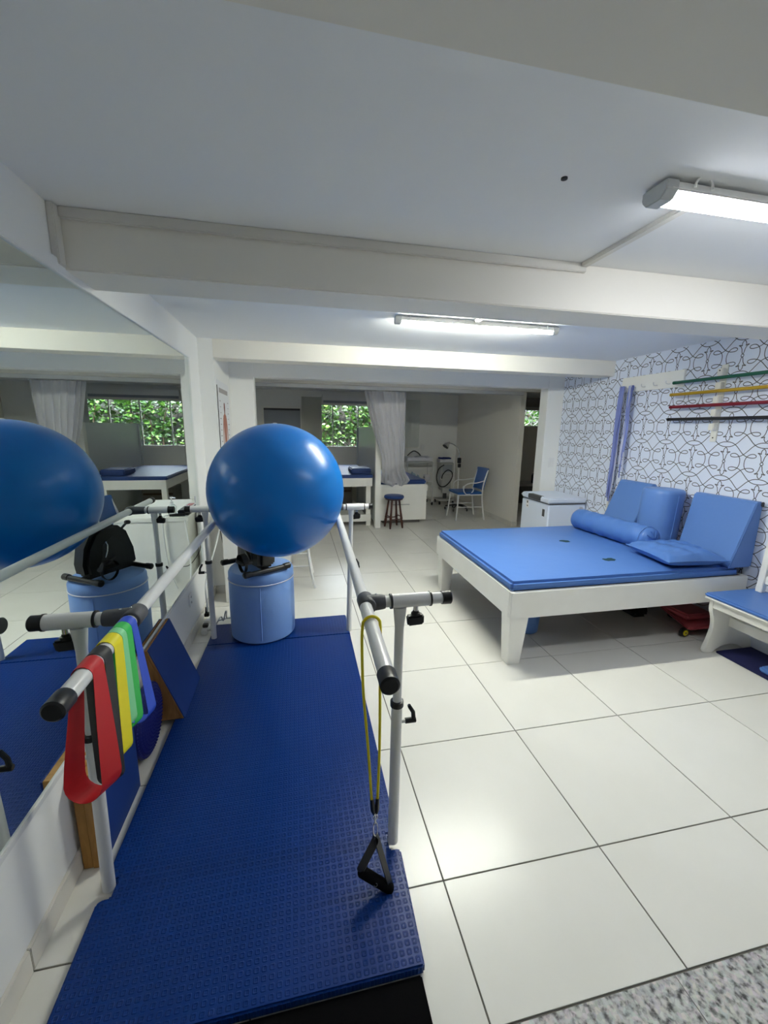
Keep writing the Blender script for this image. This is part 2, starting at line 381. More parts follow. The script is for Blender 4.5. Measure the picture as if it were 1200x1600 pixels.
# ---------------------------------------------------------------- wallpaper print
def wallpaper():
    PW, PH = .262, .2505; b = MB(); th = .0052
    def add(pts2, y0, z0, closed=False):
        P = cr([(p[0], p[1], 0) for p in pts2], 4, closed)
        if closed: P.append(P[0])
        n = len(P); L = []
        for i in range(n):
            t = (P[min(i+1,n-1)]-P[max(i-1,0)])
            if closed and i in (0, n-1): t = P[1]-P[n-2]
            t = Vector((t.x*PW, t.y*PH, 0)).normalized()
            L.append((y0+P[i].x*PW, z0+P[i].y*PH, -t.y*th/2, t.x*th/2))
        if min(q[1] for q in L) < .02 or max(q[1] for q in L) > ZC-.003 or min(q[0] for q in L) < .62 or max(q[0] for q in L) > Y1-.003:
            L = [q for q in L if .02 < q[1] < ZC-.003 and .62 < q[0] < Y1-.003]
            if len(L) < 2: return
            closed = False
        vs = []
        for y, z, a, c in L: vs += [(WR-.0006, y+a, z+c), (WR-.0006, y-a, z-c)]
        b.add(vs, [(2*i, 2*i+1, 2*i+3, 2*i+2) for i in range(len(L)-1)])
    sc = [(.44, 0), (.43, .09), (.39, .175), (.32, .235), (.24, .25), (.175, .225), (.165, .18), (.21, .15), (.29, .145), (.39, .165), (.5, .225), (.60, .33), (.70, .445), (.80, .525), (.90, .563), (1.0, .572)]
    fl1 = [(.012, .045), (.03, .10), (.045, .18), (.085, .255), (.135, .285), (.085, .285), (.05, .265), (.055, .32), (.035, .375), (0, .41)]
    ny0, ny1 = -6, 8
    for i in range(ny0, ny1+1):
        y0 = 2.07+.262*i
        if y0 < .5 or y0 > Y1+.3: continue
        for k in range(-5, 4):
            z0 = 1.535+PH*k
            for sx in (1, -1):
                for sy in (1, -1):
                    add([(sx*x, sy*z) for x, z in sc], y0, z0)
                    add([(sx*x, sy*z) for x, z in fl1], y0, z0)
            add([(.036*math.cos(a), .042*math.sin(a)) for a in [j*PI/3 for j in range(6)]], y0, z0, True)
    b.build('wallpaper_pattern', 'ink', wr)
wallpaper()

# ---------------------------------------------------------------- lamps
def lamp(label, x0, x1, y, wid, m, ends='lampg'):
    t = thing('ceiling_lamp', label, 'lamp', ((x0+x1)/2, y, ZC))
    MB().prism([(y-wid*.42, ZC-.006), (y-wid*.5, ZC-.026), (y-wid*.5, ZC-.031), (y+wid*.5, ZC-.031), (y+wid*.5, ZC-.026), (y+wid*.42, ZC-.006)], 'x', x0, x1).build('housing', 'plasticw', t, bevel=.003)
    MB().prism([(y+wid*.41*math.cos(PI*i/10), ZC-.0285-.020*math.sin(PI*i/10)) for i in range(11)], 'x', x0+.025, x1-.025).build('diffuser', m, t)
    for a, b in ((x0-.018, x0+.024), (x1-.024, x1+.018)):
        MB().prism([(y-wid*.5, ZC-.006), (y-wid*.5, ZC-.03), (y-wid*.3, ZC-.05), (y+wid*.3, ZC-.05), (y+wid*.5, ZC-.03), (y+wid*.5, ZC-.006)], 'x', a, b).build('end_cap', ends, t, bevel=.003)
    for x in (x0+.1, x0+.42, x1-.1):
        MB().path(arc((x, y-wid/2-.004, ZC-.022), .03, 0, 180, 8), .0035, 6).build('clip', 'plasticw', t)
    MB().box(x0+.2, x1-.2, y-wid*.25, y+wid*.25, ZC-.012, ZC).build('mounting_plate', 'plasticw', t)
    return t
lamp('slim white LED batten on the ceiling before the cross beam, nearest lamp at right', 1.19, 2.43, .705, .088, 'lamp1')
l2 = lamp('long thin LED batten on the ceiling beyond the cross beam, above the open floor', .795, 1.895, 2.245, .05, 'lamp2')
cd = thing('cable_duct', 'thin white cable duct running along top of the cross beam to the nearest lamp', 'cable duct', (-.595, 1.25, 2.0))
MB().box(WL, WL+.022, 1.222, 1.264, 2.0, ZC-.0).build('vertical_duct', 'ductg', cd, bevel=.003)
MB().box(WL+.022, 1.372, 1.246, 1.264, ZC-.034, ZC).build('beam_duct', 'ductg', cd, bevel=.003)
MB().box(1.342, 1.372, .76, 1.246, ZC-.016, ZC).build('ceiling_duct', 'ductg', cd, bevel=.003)
tag(MB().box(1.295, 1.325, 1.485, 2.215, ZC-.014, ZC).build('cable_duct', 'ductg', None, bevel=.003), 'short white cable duct from the cross beam to the second lamp', 'cable duct')
tag(MB().lathe([(.004, -.006), (.009, -.004), (.009, 0)], (.907, .74, ZC), 12).build('screw_hook', 'black'), 'tiny dark screw in the bare ceiling before the cross beam', 'screw')

# ---------------------------------------------------------------- wall mirror
mr = thing('wall_mirror', 'large frameless wall mirror beside the parallel bars', 'mirror', (WL, .9, .44))
MB().box(WL, WL+.006, -1.6, 2.925, .425, 1.972).build('mirror_glass', 'mirror', mr)
MB().box(WL, WL+.016, -1.6, 2.955, 1.972, 2.018).build('top_trim', 'wall', mr, bevel=.002)
MB().box(WL, WL+.012, -1.6, 2.94, .405, .425).build('bottom_trim', 'steel', mr, bevel=.002)
MB().box(WL, WL+.014, 2.925, 2.955, .405, 1.972).build('side_trim', 'wall', mr, bevel=.002)

# ---------------------------------------------------------------- parallel bars with walking deck
ZD = .032
pb = thing('parallel_bars', 'white steel parallel bars over a blue embossed rubber walking deck', 'parallel bars', (0, 1.5, 0))
def deck(name, x0, x1, x2, x3, y0, y1, z0, z1):   # x0,x1 at y0; x2,x3 at y1
    return MB().hexa([(x0,y0,.001),(x1,y0,.001),(x3,y1,.001),(x2,y1,.001),(x0,y0,z0),(x1,y0,z0),(x3,y1,z1),(x2,y1,z1)]).build(name, 'deck', pb, bevel=.006)
deck('end_mat', -.478, .500, -.475, .503, 2.296, 2.605, ZD-.001, ZD-.002)
dk0 = [(-.490, .380), (.466, .380), (.478, .705), (.468, .712), (.440, .712), (.440, .770), (.480, .770), (.498, 2.292), (-.478, 2.292), (-.492, .790), (-.455, .790), (-.455, .735), (-.478, .735), (-.492, .725)]
MB().prism(dk0, 'z', .001, ZD).build('deck_mat', 'deck', pb, bevel=.005)
YN, YF, ZB = .745, 2.345, .953
def post(x, xt, y, side, knobx, sleeve, tubeend, rail_x, cap0):
    p = MB().tube((x, y, ZD-.004), (x+(xt-x)*.62, y, .585), .0185).build('post', 'steel', pb)
    MB().path([(x+(xt-x)*.6, y, .56), (x+(xt-x)*.95, y, .86), (xt, y, ZB-.02)], [.0148, .0148, .0215], 16).build('upper_tube', 'steel', p)
    MB().lathe([(.017, -.011), (.0225, -.009), (.0225, .009), (.0165, .011)], (x+(xt-x)*.62, y, .587), 20).build('collar', 'black', p)
    lz = .515; xx = x+(xt-x)*.55
    b = MB().tube((xx+side*.016, y, lz), (xx+side*.034, y, lz), .006)
    b.build('lever_screw', 'whitep', p)
    b = MB().tube((xx+side*.03, y, lz), (xx+side*.068, y, lz), .0095)
    b.path([(xx+side*.06, y, lz+.004), (xx+side*.058, y, lz+.03), (xx+side*.045, y, lz+.052), (xx+side*.042, y, lz+.06)], [.008, .0075, .007, .006], 8)
    b.build('clamp_lever', 'black', p, bevel=.0015)
    s0, s1 = sleeve
    t = MB().tube((s0, y, ZB), (s1, y, ZB), .0225, seg=24).build('crossbar_sleeve', 'steel', pb)
    MB().tube((min(rail_x, tubeend), y, ZB), (max(rail_x, tubeend), y, ZB), .0185, seg=20).build('inner_tube', 'steel', t)
    for xr in (s0, s1):
        MB().tube((xr-.003, y, ZB), (xr+.003, y, ZB), .0242, seg=24).build('end_ring', 'black', t)
    c0, c1 = cap0
    MB().path([(c0, y, ZB), (c0+(c1-c0)*.9, y, ZB), (c1, y, ZB)], [.0215, .0222, .019], 24).build('end_cap', 'black', t, bevel=.0)
    MB().tube((knobx, y, ZB-.022), (knobx, y, ZB-.045), .008, seg=12).build('knob_screw', 'chrome', t)
    kn = MB()
    kn.lathe([(.006, -.036), (.014, -.04), (.016, -.055), (.004, -.056)], (knobx, y, ZB), 16)
    kn.hexa([(knobx-.026, y-.010, ZB-.088), (knobx+.026, y-.012, ZB-.084), (knobx+.026, y+.012, ZB-.084), (knobx-.026, y+.010, ZB-.088), (knobx-.030, y-.014, ZB-.054), (knobx+.026, y-.014, ZB-.05), (knobx+.026, y+.014, ZB-.05), (knobx-.030, y+.014, ZB-.054)])
    kn.build('knob', 'black', t, bevel=.005)
    # tee connector around the rail
    cx = rail_x; d = 1 if s0 > rail_x else -1; e = s0 if d > 0 else s1
    c = MB().path([(cx, y-.034, ZB+.0), (cx, y-.03, ZB), (cx, y+.03, ZB), (cx, y+.034, ZB)], [.023, .0265, .0265, .023], 24)
    c.path([(cx, y, ZB), (cx+d*.026, y, ZB), (e-d*.028, y, ZB), (e-d*.020, y, ZB)], [.027, .0255, .0235, .022], 20)
    c.build('tee_connector', 'dgrey', pb, sharp=60)
    for k in (-.014, .012):
        MB().lathe([(.004, 0), (.003, .0012)], (cx+d*.02+k*.9, y+k*.3, ZB+.0262), 10).build('bolt', 'chrome', t)
post(.458, .464, YN, 1, .517, (.434, .563), .605, .356, (.602, .634))
post(-.472, -.452, .770, -1, -.487, (-.535, -.407), -.536, -.309, (-.535, -.568))
post(.497, .515, YF, 1, .552, (.480, .606), .640, .401, (.636, .664))
post(-.446, -.446, 2.395, -1, -.480, (-.535, -.415), -.545, -.312, (-.535, -.568))
def rail(x0, y0, x1, y1):
    p, q = Vector((x0, y0, ZB)), Vector((x1, y1, ZB)); d = (q-p).normalized()
    r = MB().tube(p+d*.02, q-d*.02, .019, seg=24).build('rail', 'steel', pb)
    for a, s in ((p, 1), (q, -1)):
        MB().path([a, a+d*s*.004, a+d*s*.048, a+d*s*.05], [.0175, .022, .022, .0205], 24).build('end_cap', 'black', r)
rail(.336, .315, .417, 2.78)
rail(-.309, .355, -.313, 2.80)

# black rubber doormat in front of the ramp
tag(MB().box(-.47, .455, -.12, .376, .001, .012).build('doormat', 'blackm', None, bevel=.004), 'black rubber mat lying against the front of the blue ramp', 'mat')

# ---------------------------------------------------------------- exercise ball, stool drum, pedal exerciser
bx, by, br = .043, 1.945, .374
hz = ZB + .5*(math.sqrt((br+.019)**2-(bx+.311)**2) + math.sqrt((br+.019)**2-(.388-bx)**2))
eb = thing('exercise_ball', 'big shiny blue exercise ball resting across the parallel bars', 'ball', (bx, by, hz))
MB().sphere((bx, by, hz), br, 64, 40).build('ball_skin', 'ball', eb)
MB().lathe([(.012, 0), (.012, .004), (.006, .006)], (bx+.0, by, hz+br-.003), 16).build('valve_plug', 'plasticw', eb)

ox, oy, orad = -.113, 2.455, .222
ot = thing('round_ottoman', 'round light blue vinyl ottoman with white piping, standing on the blue deck', 'ottoman', (ox, oy, ZD))
OB = ZD+.001
MB().lathe([(orad-.012, OB), (orad, OB+.012), (orad+.002, .25), (orad, .445), (orad-.003, .452)], (ox, oy, 0), 56).build('drum', 'ottov', ot)
MB().lathe([(orad-.003, .455), (orad, .462), (orad, .50), (orad-.012, .522), (orad-.05, .531), (.02, .533)], (ox, oy, 0), 56).build('cushion_lid', 'ottov', ot)
MB().path([(ox+(orad+.001)*math.cos(a), oy+(orad+.001)*math.sin(a), .4535) for a in [i*2*PI/56 for i in range(56)]], .0038, 8, closed=True).build('piping', 'pipe', ot)
MB().box(ox+.1, ox+.104, oy-orad*.91, oy-orad*.88, .06, .44).rot(-.45, (ox, oy, 0)).build('seam', 'ottov', ot)

def exerciser():
    zt = .5335
    t = thing('pedal_exerciser', 'black mini pedal exerciser standing on the round blue ottoman', 'exerciser', (-.145, 2.405, zt), math.radians(32))
    def L(mb, n, m, par=t, **k): return mb.build(n, m, par, local=True, **k)
    prof = [(-.175, .035), (-.185, .12), (-.165, .22), (-.115, .305), (-.045, .345), (.045, .335), (.115, .27), (.155, .15), (.165, .035)]
    L(MB().prism(prof, 'x', -.062, .062), 'shroud', 'black', bevel=.024, seg=4)
    for s in (-1, 1):
        L(MB().prism([(-.10, .07), (-.07, .22), (.0, .27), (.07, .2), (.08, .07)], 'x', min(s*.0605, s*.0655), max(s*.0605, s*.0655)), 'side_panel', 'dgrey2', bevel=.004)
    L(MB().path([(-.0665, -.06, .14), (-.067, -.045, .18), (-.067, -.04, .215), (-.067, -.05, .24)], .0045, 8), 'trim_line', 'chrome')
    for y in (-.172, .172):
        f = L(MB().tube((-.145, y, .0185), (.145, y, .0185), .017, seg=14), 'foot_bar', 'black')
        for s in (-1, 1):
            L(MB().path([(s*.12, y, .021), (s*.135, y, .021), (s*.162, y, .0215), (s*.170, y, .02)], [.0195, .021, .021, .013], 14), 'foot_cap', 'black', f)
    L(MB().box(-.02, .02, -.17, .17, .014, .036), 'base_beam', 'black', bevel=.004)
    for s, dy, dz in ((-1, -.09, -.05), (1, .085, .05)):
        py, pz = dy, .135+dz
        L(MB().tube((s*.066, 0, .135), (s*.082, py, pz), .011, seg=10), 'crank', 'black')
        p = L(MB().box(min(s*.086, s*.16), max(s*.086, s*.16), py-.05, py+.05, pz-.013, pz+.013), 'pedal', 'black', bevel=.006)
        for k, m in ((.055, .034), (-.07, .02)):
            L(MB().strip([(s*.132, py+.055*math.cos(q), pz+k*math.sin(q)) for q in [i*PI/10 for i in range(11)]], (1, 0, 0), m, .003), 'strap', 'black', p)
    L(MB().path([(0, .11, .28), (0, .15, .31)], .008, 10).lathe([(.016, -.012), (.022, 0), (.016, .012)], (0, .16, .315), 8), 'tension_knob', 'black', bevel=.003)
exerciser()

# ---------------------------------------------------------------- things along the mirror wall
sb = thing('exercise_step', 'wooden exercise step stood on edge against the mirror wall, blue rubber face outwards', 'step', (-.55, 1.0, 0))
MB().box(-.592, -.562, .872, 1.205, .0, .372).build('board', 'wood', sb, bevel=.0015)
MB().box(-.5605, -.532, .868, 1.205, .0, .368).build('board', 'wood', sb, bevel=.0015)
MB().box(-.5315, -.526, .868, 1.205, .0, .366).build('rubber_face', 'frubber', sb, bevel=.001)
def disc():
    cx, cy, cz, R = -.548, 1.40, .168, .165
    t = thing('balance_disc', 'dark blue knobbly balance disc stood on edge between the wooden step and wedge', 'balance disc', (cx, cy, 0))
    n = 24; prof = [(.001, .036), (.05, .035), (.1, .030), (.14, .022), (.16, .010), (R, 0), (.16, -.010), (.14, -.022), (.1, -.030), (.05, -.035), (.001, -.036)]
    b = MB(); b.lathe([(r, h) for r, h in prof], (cx, cy, cz), 48, 'x')
    b.build('air_cushion', 'navyd', t)
    k = MB()
    for ring in range(1, 11):
        r = .0155*ring; cnt = max(6, int(2*PI*r/.0165))
        h = .036-.014*(r/.14)**2 if r < .14 else .022-(r-.14)*.6
        for i in range(cnt):
            a = 2*PI*(i+.5*(ring % 2))/cnt; y, z = cy+r*math.cos(a), cz+r*math.sin(a); x = cx+h
            k.add([(x-.001, y-.005, z-.005), (x-.001, y+.005, z-.005), (x-.001, y+.005, z+.005), (x-.001, y-.005, z+.005), (x+.0045, y, z)], [(0,1,4),(1,2,4),(2,3,4),(3,0,4)])
    k.build('knobs', 'navyd', t, kind='stuff', sharp=80)
M['navyd'] = mat('balance_disc_navy', '#141c6e', .45)
disc()
wd = thing('calf_stretch_wedge', 'wooden wedge with blue rubber slope, stood upright against the mirror wall', 'wedge', (-.52, 1.74, ZD))
wp_ = [(-.548, .0335), (-.452, .0335), (-.588, .418), (-.602, .414)]
for ya in (1.56, 1.90): MB().prism(wp_, 'y', ya, ya+.015).build('side_board', 'wood2', wd, bevel=.001)
MB().prism([(-.5475, .048), (-.540, .048), (-.594, .415), (-.6015, .414)], 'y', 1.5755, 1.8995).build('back_board', 'wood2', wd)
MB().box(-.546, -.456, 1.5755, 1.8995, .0335, .047).build('end_board', 'wood2', wd)
MB().prism([(-.4515, .0335), (-.441, .0335), (-.577, .421), (-.5875, .421)], 'y', 1.56, 1.915).build('slope_board', 'wood2', wd, bevel=.001)
MB().prism([(-.4405, .0345), (-.436, .0345), (-.572, .421), (-.5765, .421)], 'y', 1.562, 1.913).build('rubber_face', 'frubber', wd)

# outlet, plugs and leads at the end of the mirror wall
ol = thing('wall_outlet', 'white wall outlet under the far end of the mirror', 'outlet', (WL, 2.48, .3))
MB().box(WL, WL+.01, 2.44, 2.51, .25, .34).build('cover_plate', 'plasticw', ol, bevel=.003)
for z in (.275, .315): MB().lathe([(.008, 0), (.008, .004)], (WL+.01, 2.475, z), 10, 'x').build('socket', 'devgrey', ol)
pc = thing('power_lead', 'white power lead with black plug hanging beside the far left bar post', 'power lead', (-.5, 2.6, 0))
MB().path(cr([(-.46, 3.04, .74), (-.50, 2.95, .55), (-.535, 2.8, .40), (-.545, 2.7, .30), (-.535, 2.66, .18), (-.54, 2.68, .09)], 8), .006, 8).build('cord', 'plasticw', pc)
MB().box(-.56, -.525, 2.65, 2.69, .075, .10).tube((-.545, 2.67, .09), (-.545, 2.69, .14), .012, seg=10).build('plug', 'black', pc, bevel=.004)
ps = thing('power_strip', 'white multi socket power strip with coiled leads beside the ottoman', 'power strip', (-.52, 2.6, 0))
MB().box(-.555, -.51, 2.50, 2.72, .002, .04).build('strip_body', 'plasticw', ps, bevel=.006)
for y in (2.54, 2.60): MB().box(-.552, -.515, y, y+.035, .04, .065).build('plug', 'black' if y < 2.55 else 'plasticw', ps, bevel=.004)
MB().path(cr([(-.53, 2.52, .03), (-.47, 2.50, .05), (-.43, 2.58, .10), (-.42, 2.62, .05), (-.40, 2.60, .12), (-.385, 2.56, .15), (-.39, 2.60, .08), (-.36, 2.66, .05), (-.40, 2.68, .04), (-.46, 2.66, .035)], 6), .0045, 7).build('cord', 'devgrey', ps)
tag(MB().path(cr([(-.545, 3.285, 1.0), (-.54, 3.285, .72), (-.515, 3.285, .55), (-.50, 3.28, .42), (-.46, 3.05, .36), (-.36, 3.045, .37)], 8), .003, 6).build('black_lead', 'black'), 'thin black lead hanging down the pillar behind the desk edge', 'cable')

# ---------------------------------------------------------------- therapy bands on the left rail
def band(name, label, m, y0, y1, zb, spread, skew, twist=0.0, wmid=1.0, xoff=0, ins=None):
    w = y1-y0; yc = (y0+y1)/2; r = .0215; cx = -.311; top = ZB
    L = []
    zl = zb + spread
    nn = 10
    for i in range(nn):                         # wall-side strand, from bottom up
        t = i/nn; L.append((cx - r - (spread-r)*math.sin(PI*(1-t)*.5+.0)*(1-t*.6) + xoff*(1-t), zl+(top-zl)*t, 1-t))
    for i in range(9):
        a = PI-PI*i/8; L.append((cx+r*math.cos(a), top+r*math.sin(a), 0))
    for i in range(1, nn+1):
        t = 1-i/nn; L.append((cx + r + (spread-r)*(1-t)*.35 + xoff*(1-t), zl+(top-zl)*t, 1-t))
    xr, xl = L[-1][0], L[0][0]; mid = (xr+xl)/2; hw = (xr-xl)/2
    for i in range(1, 10):
        a = -PI*i/10; L.append((mid+hw*math.cos(a), zl+(zl-zb)*math.sin(a), 1))
    pts = [(x, yc+skew*d, z) for x, z, d in L]; pts.append(pts[0])
    dirs = []
    for i, (x, z, d) in enumerate(L):
        s = 1
        dirs.append(Vector((twist*d*s, 1, 0)).normalized())
    dirs.append(dirs[0])
    ws = [w*(1+(wmid-1)*d) for x, z, d in L]; ws.append(ws[0])
    b = MB().strip(pts, dirs, ws, .0009)
    o = b.build(name, m, None, sharp=70); tag(o, label, 'resistance band', 'resistance bands over the left rail'); return o
band('resistance_band', 'red rubber loop band, nearest of the bands over the left rail', 'red', .474, .525, .650, .046, -.022, .5, 1.0)
band('resistance_band', 'black rubber loop band hanging between the red and yellow bands', 'blk', .530, .570, .625, .022, -.012, .5, .55)
band('resistance_band', 'yellow rubber loop band hanging between the black and green bands', 'yel', .584, .632, .655, .026, -.02, .3, .75)
band('resistance_band', 'pale green loop band beside the yellow band on the left rail', 'lgr', .634, .660, .70, .024, -.01, .3, 1.2)
band('resistance_band', 'bright green loop band beside the blue band on the left rail', 'grn', .661, .693, .675, .030, -.01, .35, 1.0)
def blueband():
    # lies over the rail just before the grey connector
    return band('resistance_band', 'blue loop band hanging right beside the grey connector on the left rail', 'blu', .694, .728, .65, .034, .02, .25, 1.1, .01)

# ---------------------------------------------------------------- yellow tube with handle on the right rail
yt = thing('resistance_tube', 'yellow resistance tube with black foam handle looped over the right rail', 'resistance tube', (.35, .6, .1))
ry = .60; rx = .346
pts = [(rx+.024, ry-.0, .372)]
pts += [(rx+.028, ry, .55), (rx+.027, ry, .75), (rx+.026, ry, .90)]
pts += [(rx+.0245*math.cos(a), ry, ZB+.0245*math.sin(a)) for a in [PI*i/6 for i in range(7)]]
pts += [(rx-.0265, ry, .90), (rx-.022, ry, .75), (rx-.006, ry, .55), (rx+.006, ry, .364)]
MB().path(cr(pts, 4), .0042, 10).build('tube', 'ytube', yt)
for x in (rx+.0065, rx+.0238):
    MB().path([(x, ry, .376), (x+(rx+.018-x)*.3, ry, .335), (rx+.018+(x-rx-.018)*.4, ry, .322)], [.0065, .0075, .0055], 10).build('tube_end', 'black', yt)
k = MB()
for i, z in enumerate((.318, .306, .294)):
    c = [(rx+.018+.007*math.cos(a)*(1 if i % 2 else .35), ry+.007*math.cos(a)*(.35 if i % 2 else 1), z+.009*math.sin(a)) for a in [j*PI/5 for j in range(10)]]
    k.path(c, .0018, 6, closed=True)
k.build('chain', 'chrome', yt)
MB().path([(rx+.018+.007*math.cos(a), ry, .262+.026*math.sin(a)) for a in [j*PI/8 for j in range(16)]], .002, 6, closed=True).build('snap_hook', 'chrome', yt)
top = Vector((rx+.02, ry, .232)); hl = Vector((.316, ry-.012, .128)); hr = Vector((.416, ry-.012, .030)); 
ax = (hr-hl).normalized(); nrm = Vector((0, 1, 0)).cross(ax)
MB().strip(cr([top+Vector((0,0,.004)), top+Vector((-.004,0,-.02)), hl+Vector((.004,0,.012)), hl+Vector((-.001,0,-.008)), hl+ax*.01-Vector((0,0,.01))], 5), (-.5, .6, .25), .024, .003).build('strap', 'black', yt)
MB().strip(cr([top+Vector((0,0,.004)), top+Vector((.006,0,-.02)), hr+Vector((-.004,0,.022)), hr+Vector((.002,0,.002)), hr-ax*.012-Vector((0,0,.008))], 5), (.75, 1, .2), .024, .003).build('strap', 'black', yt)
g = MB().path([hl, hl+ax*.004, hr-ax*.004, hr], [.0135, .0165, .0165, .0135], 16).build('foam_grip', 'blackm', yt)
cpt = (hl+hr)/2; o3 = Vector((-.25, -.95, .2)).normalized(); tx = o3.cross(Vector((0,0,1))).normalized(); ty = o3.cross(tx)
MB().path([cpt+o3*.0172+.0055*(math.cos(a)*tx+math.sin(a)*ty) for a in [j*2*PI/14 for j in range(14)]], .0006, 4, closed=True).build('round_mark', 'grey', g)

# ---------------------------------------------------------------- big mat table (bed)
bd = thing('treatment_platform', 'low wide white treatment platform with blue vinyl mattress by the papered wall', 'platform bed', (2.3, 2.4, 0))
X0, X1, YA, YC = 1.437, 3.27, 1.735, 3.15
MB().box(X0, X1, YA, YA+.03, .325, .500).build('front_apron', 'white', bd, bevel=.003)
MB().box(X0, X1, YC-.03, YC, .325, .500).build('back_apron', 'white', bd, bevel=.003)
MB().box(X0, X0+.03, YA+.0305, YC-.0305, .325, .500).build('side_apron', 'white', bd, bevel=.003)
MB().box(X1-.03, X1, YA+.0305, YC-.0305, .325, .500).build('side_apron', 'white', bd, bevel=.003)
MB().box(X0+.0305, X1-.0305, YA+.0305, YC-.0305, .46, .498).build('platform_board', 'dwood', bd)  # unseen underside coloured dark wood to deepen the shade below the platform
def leg(x, y, sx, sy, bd=bd):
    a, c = .125, .085
    p = [(x, y, .0), (x+sx*c, y, 0), (x+sx*c, y+sy*c, 0), (x, y+sy*c, 0), (x-sx*.004, y, .33), (x+sx*a, y, .33), (x+sx*a, y+sy*a, .33), (x, y+sy*a, .33)]
    MB().hexa(p).build('leg', 'white', bd, bevel=.003)
leg(X0+.012, YA+.012, 1, 1); leg(X0+.012, YC-.14, 1, 1); leg(X1-.012, YA+.012, -1, 1); leg(X1-.012, YC-.012, -1, -1)
mt = MB()
def mfun(x0, x1, y0, y1, z0, z1): return MB().box(x0, x1, y0, y1, z0, z1)
mm = mfun(X0+.004, 3.20, YA+.02, 3.11, .5005, .563).build('mattress', 'vinylb', bd, bevel=.018, seg=4)
MB().path([(X0+.012, YA+.024, .512), (3.19, YA+.024, .512)], .003, 6).path([(X0+.008, YA+.03, .512), (X0+.008, 3.10, .512)], .003, 6).build('seam', 'vinylb', mm)
for (px, py, sx, sy) in ((2.385, 2.575, .045, .03), (2.40, 2.062, .052, .032)):
    poly = [(px+sx*math.cos(a)*random.uniform(.75, 1.25), py+sy*math.sin(a)*random.uniform(.7, 1.3)) for a in [i*2*PI/14 for i in range(14)]]
    MB().prism(poly, 'z', .5625, .5636).build('worn_patch', 'worn', mm)

def bolster():
    a, c = Vector((2.82, 3.02, .662)), Vector((2.875, 2.17, .660)); d = (c-a)
    t = thing('bolster', 'long round blue bolster lying across the mattress', 'bolster', ((a+c)/2)[:])
    r = .095; n = 40; P, Rr = [], []
    for i in range(n+1):
        s = i/n; P.append(a+d*s); e = min(s, 1-s)*d.length
        k = math.sqrt(max(0, 1-(1-min(1, e/.05))**2)); Rr.append(max(.004, r*(.55+.45*k) if e > .0005 else .02))
    b = MB().path(P, Rr, 28)
    b.v = [(x+.004*math.sin(40*y+9*z), y, z+.003*math.sin(60*y+12*x)) for x, y, z in b.v]
    b.build('cover', 'vinylb', t, sharp=70)
    q = a+d*.93; nn = d.normalized(); u = nn.cross(Vector((0,0,1))).normalized(); v = nn.cross(u)
    MB().path([q+(r+.0005)*(math.cos(z)*u+math.sin(z)*v) for z in [j*2*PI/28 for j in range(28)]], .003, 6, closed=True).build('seam', 'vinyl', t)
    bt = MB()
    for j in range(10):
        z = j*2*PI/10; bt.path([c-nn*.012+.075*(math.cos(z)*u+math.sin(z)*v), c+nn*.002+.02*(math.cos(z)*u+math.sin(z)*v)], .004, 6)
    bt.build('end_pleats', 'vinylb', t)
bolster()
def wedge(name, label, ya, yb, xb0, xb1, zt, m='vinyl', skew=0.0):
    t = thing(name, label, 'wedge cushion', (3.2, (ya+yb)/2, .564))
    zb = .5645; xt = WR-.012
    p = [(xb0+skew, ya, zb), (xt, ya, zb), (xt, yb, zb), (xb0-skew, yb, zb), (xt-.055, ya, zt), (xt, ya, zt+.004), (xt, yb, zt+.004), (xt-.055, yb, zt)]
    MB().hexa(p).build('foam_cover', m, t, bevel=.010, seg=3)
    MB().path([(xb0+skew+.003, ya+.003, zb+.008), (xt-.056, ya+.003, zt-.004)], .0035, 6).build('seam', m, t)
    return t
wedge('wedge_cushion', 'blue wedge cushion leaning on the wall behind the upright roll, nearest the freezer', 2.60, 2.985, 3.035, 3.2, 1.035)
wedge('wedge_cushion', 'big blue wedge cushion leaning on the wall at the near end of the mattress', 1.735, 2.205, 3.105, 3.2, 1.03, skew=-.03)
MB_ = MB().box(3.255, 3.277, 1.728, 1.74, 1.0, 1.032).build('torn_corner', 'dgrey', None, bevel=.004)
MB_.parent = [o for o in C.objects if o.name == 'wedge_cushion.001'][0]; MB_.location = tuple(-x for x in MB_.parent.location)
def roll():
    cx, cy = 3.12, 2.405; t = thing('roll_cushion', 'thick blue half round roll cushion standing upright between the two wedges', 'roll cushion', (cx, cy, .5645))
    b = MB(); prof = []
    N = 36
    def ring(z, k):
        return [(cx + .135*k*math.copysign(abs(math.cos(a))**.8, math.cos(a)) + (z-.56)*.06, cy + .148*k*math.copysign(abs(math.sin(a))**.8, math.sin(a)), z) for a in [i*2*PI/N for i in range(N)]]
    zs = [(.5645, .96), (.575, 1), (.62, 1), (.68, 1.0), (.69, .99), (.70, 1.0), (.715, .99), (.725, 1), (.74, .99), (.75, 1), (.80, 1), (.92, 1), (1.0, 1), (1.02, .97), (1.03, .9), (1.034, .6), (1.035, .05)]
    vs = []
    for z, k in zs: vs += ring(z, k)
    fs = [(i*N+j, i*N+(j+1) % N, (i+1)*N+(j+1) % N, (i+1)*N+j) for i in range(len(zs)-1) for j in range(N)]
    fs += [tuple(reversed(range(N))), tuple(range((len(zs)-1)*N, len(zs)*N))]
    b.add(vs, fs); b.build('cover', 'vinyl', t, sharp=50)
    MB().path([(cx-.142*.0+.026, cy-.147, .99), (cx-.0, cy-.149, .58)], .003, 6).build('seam', 'vinyl', t)
roll()
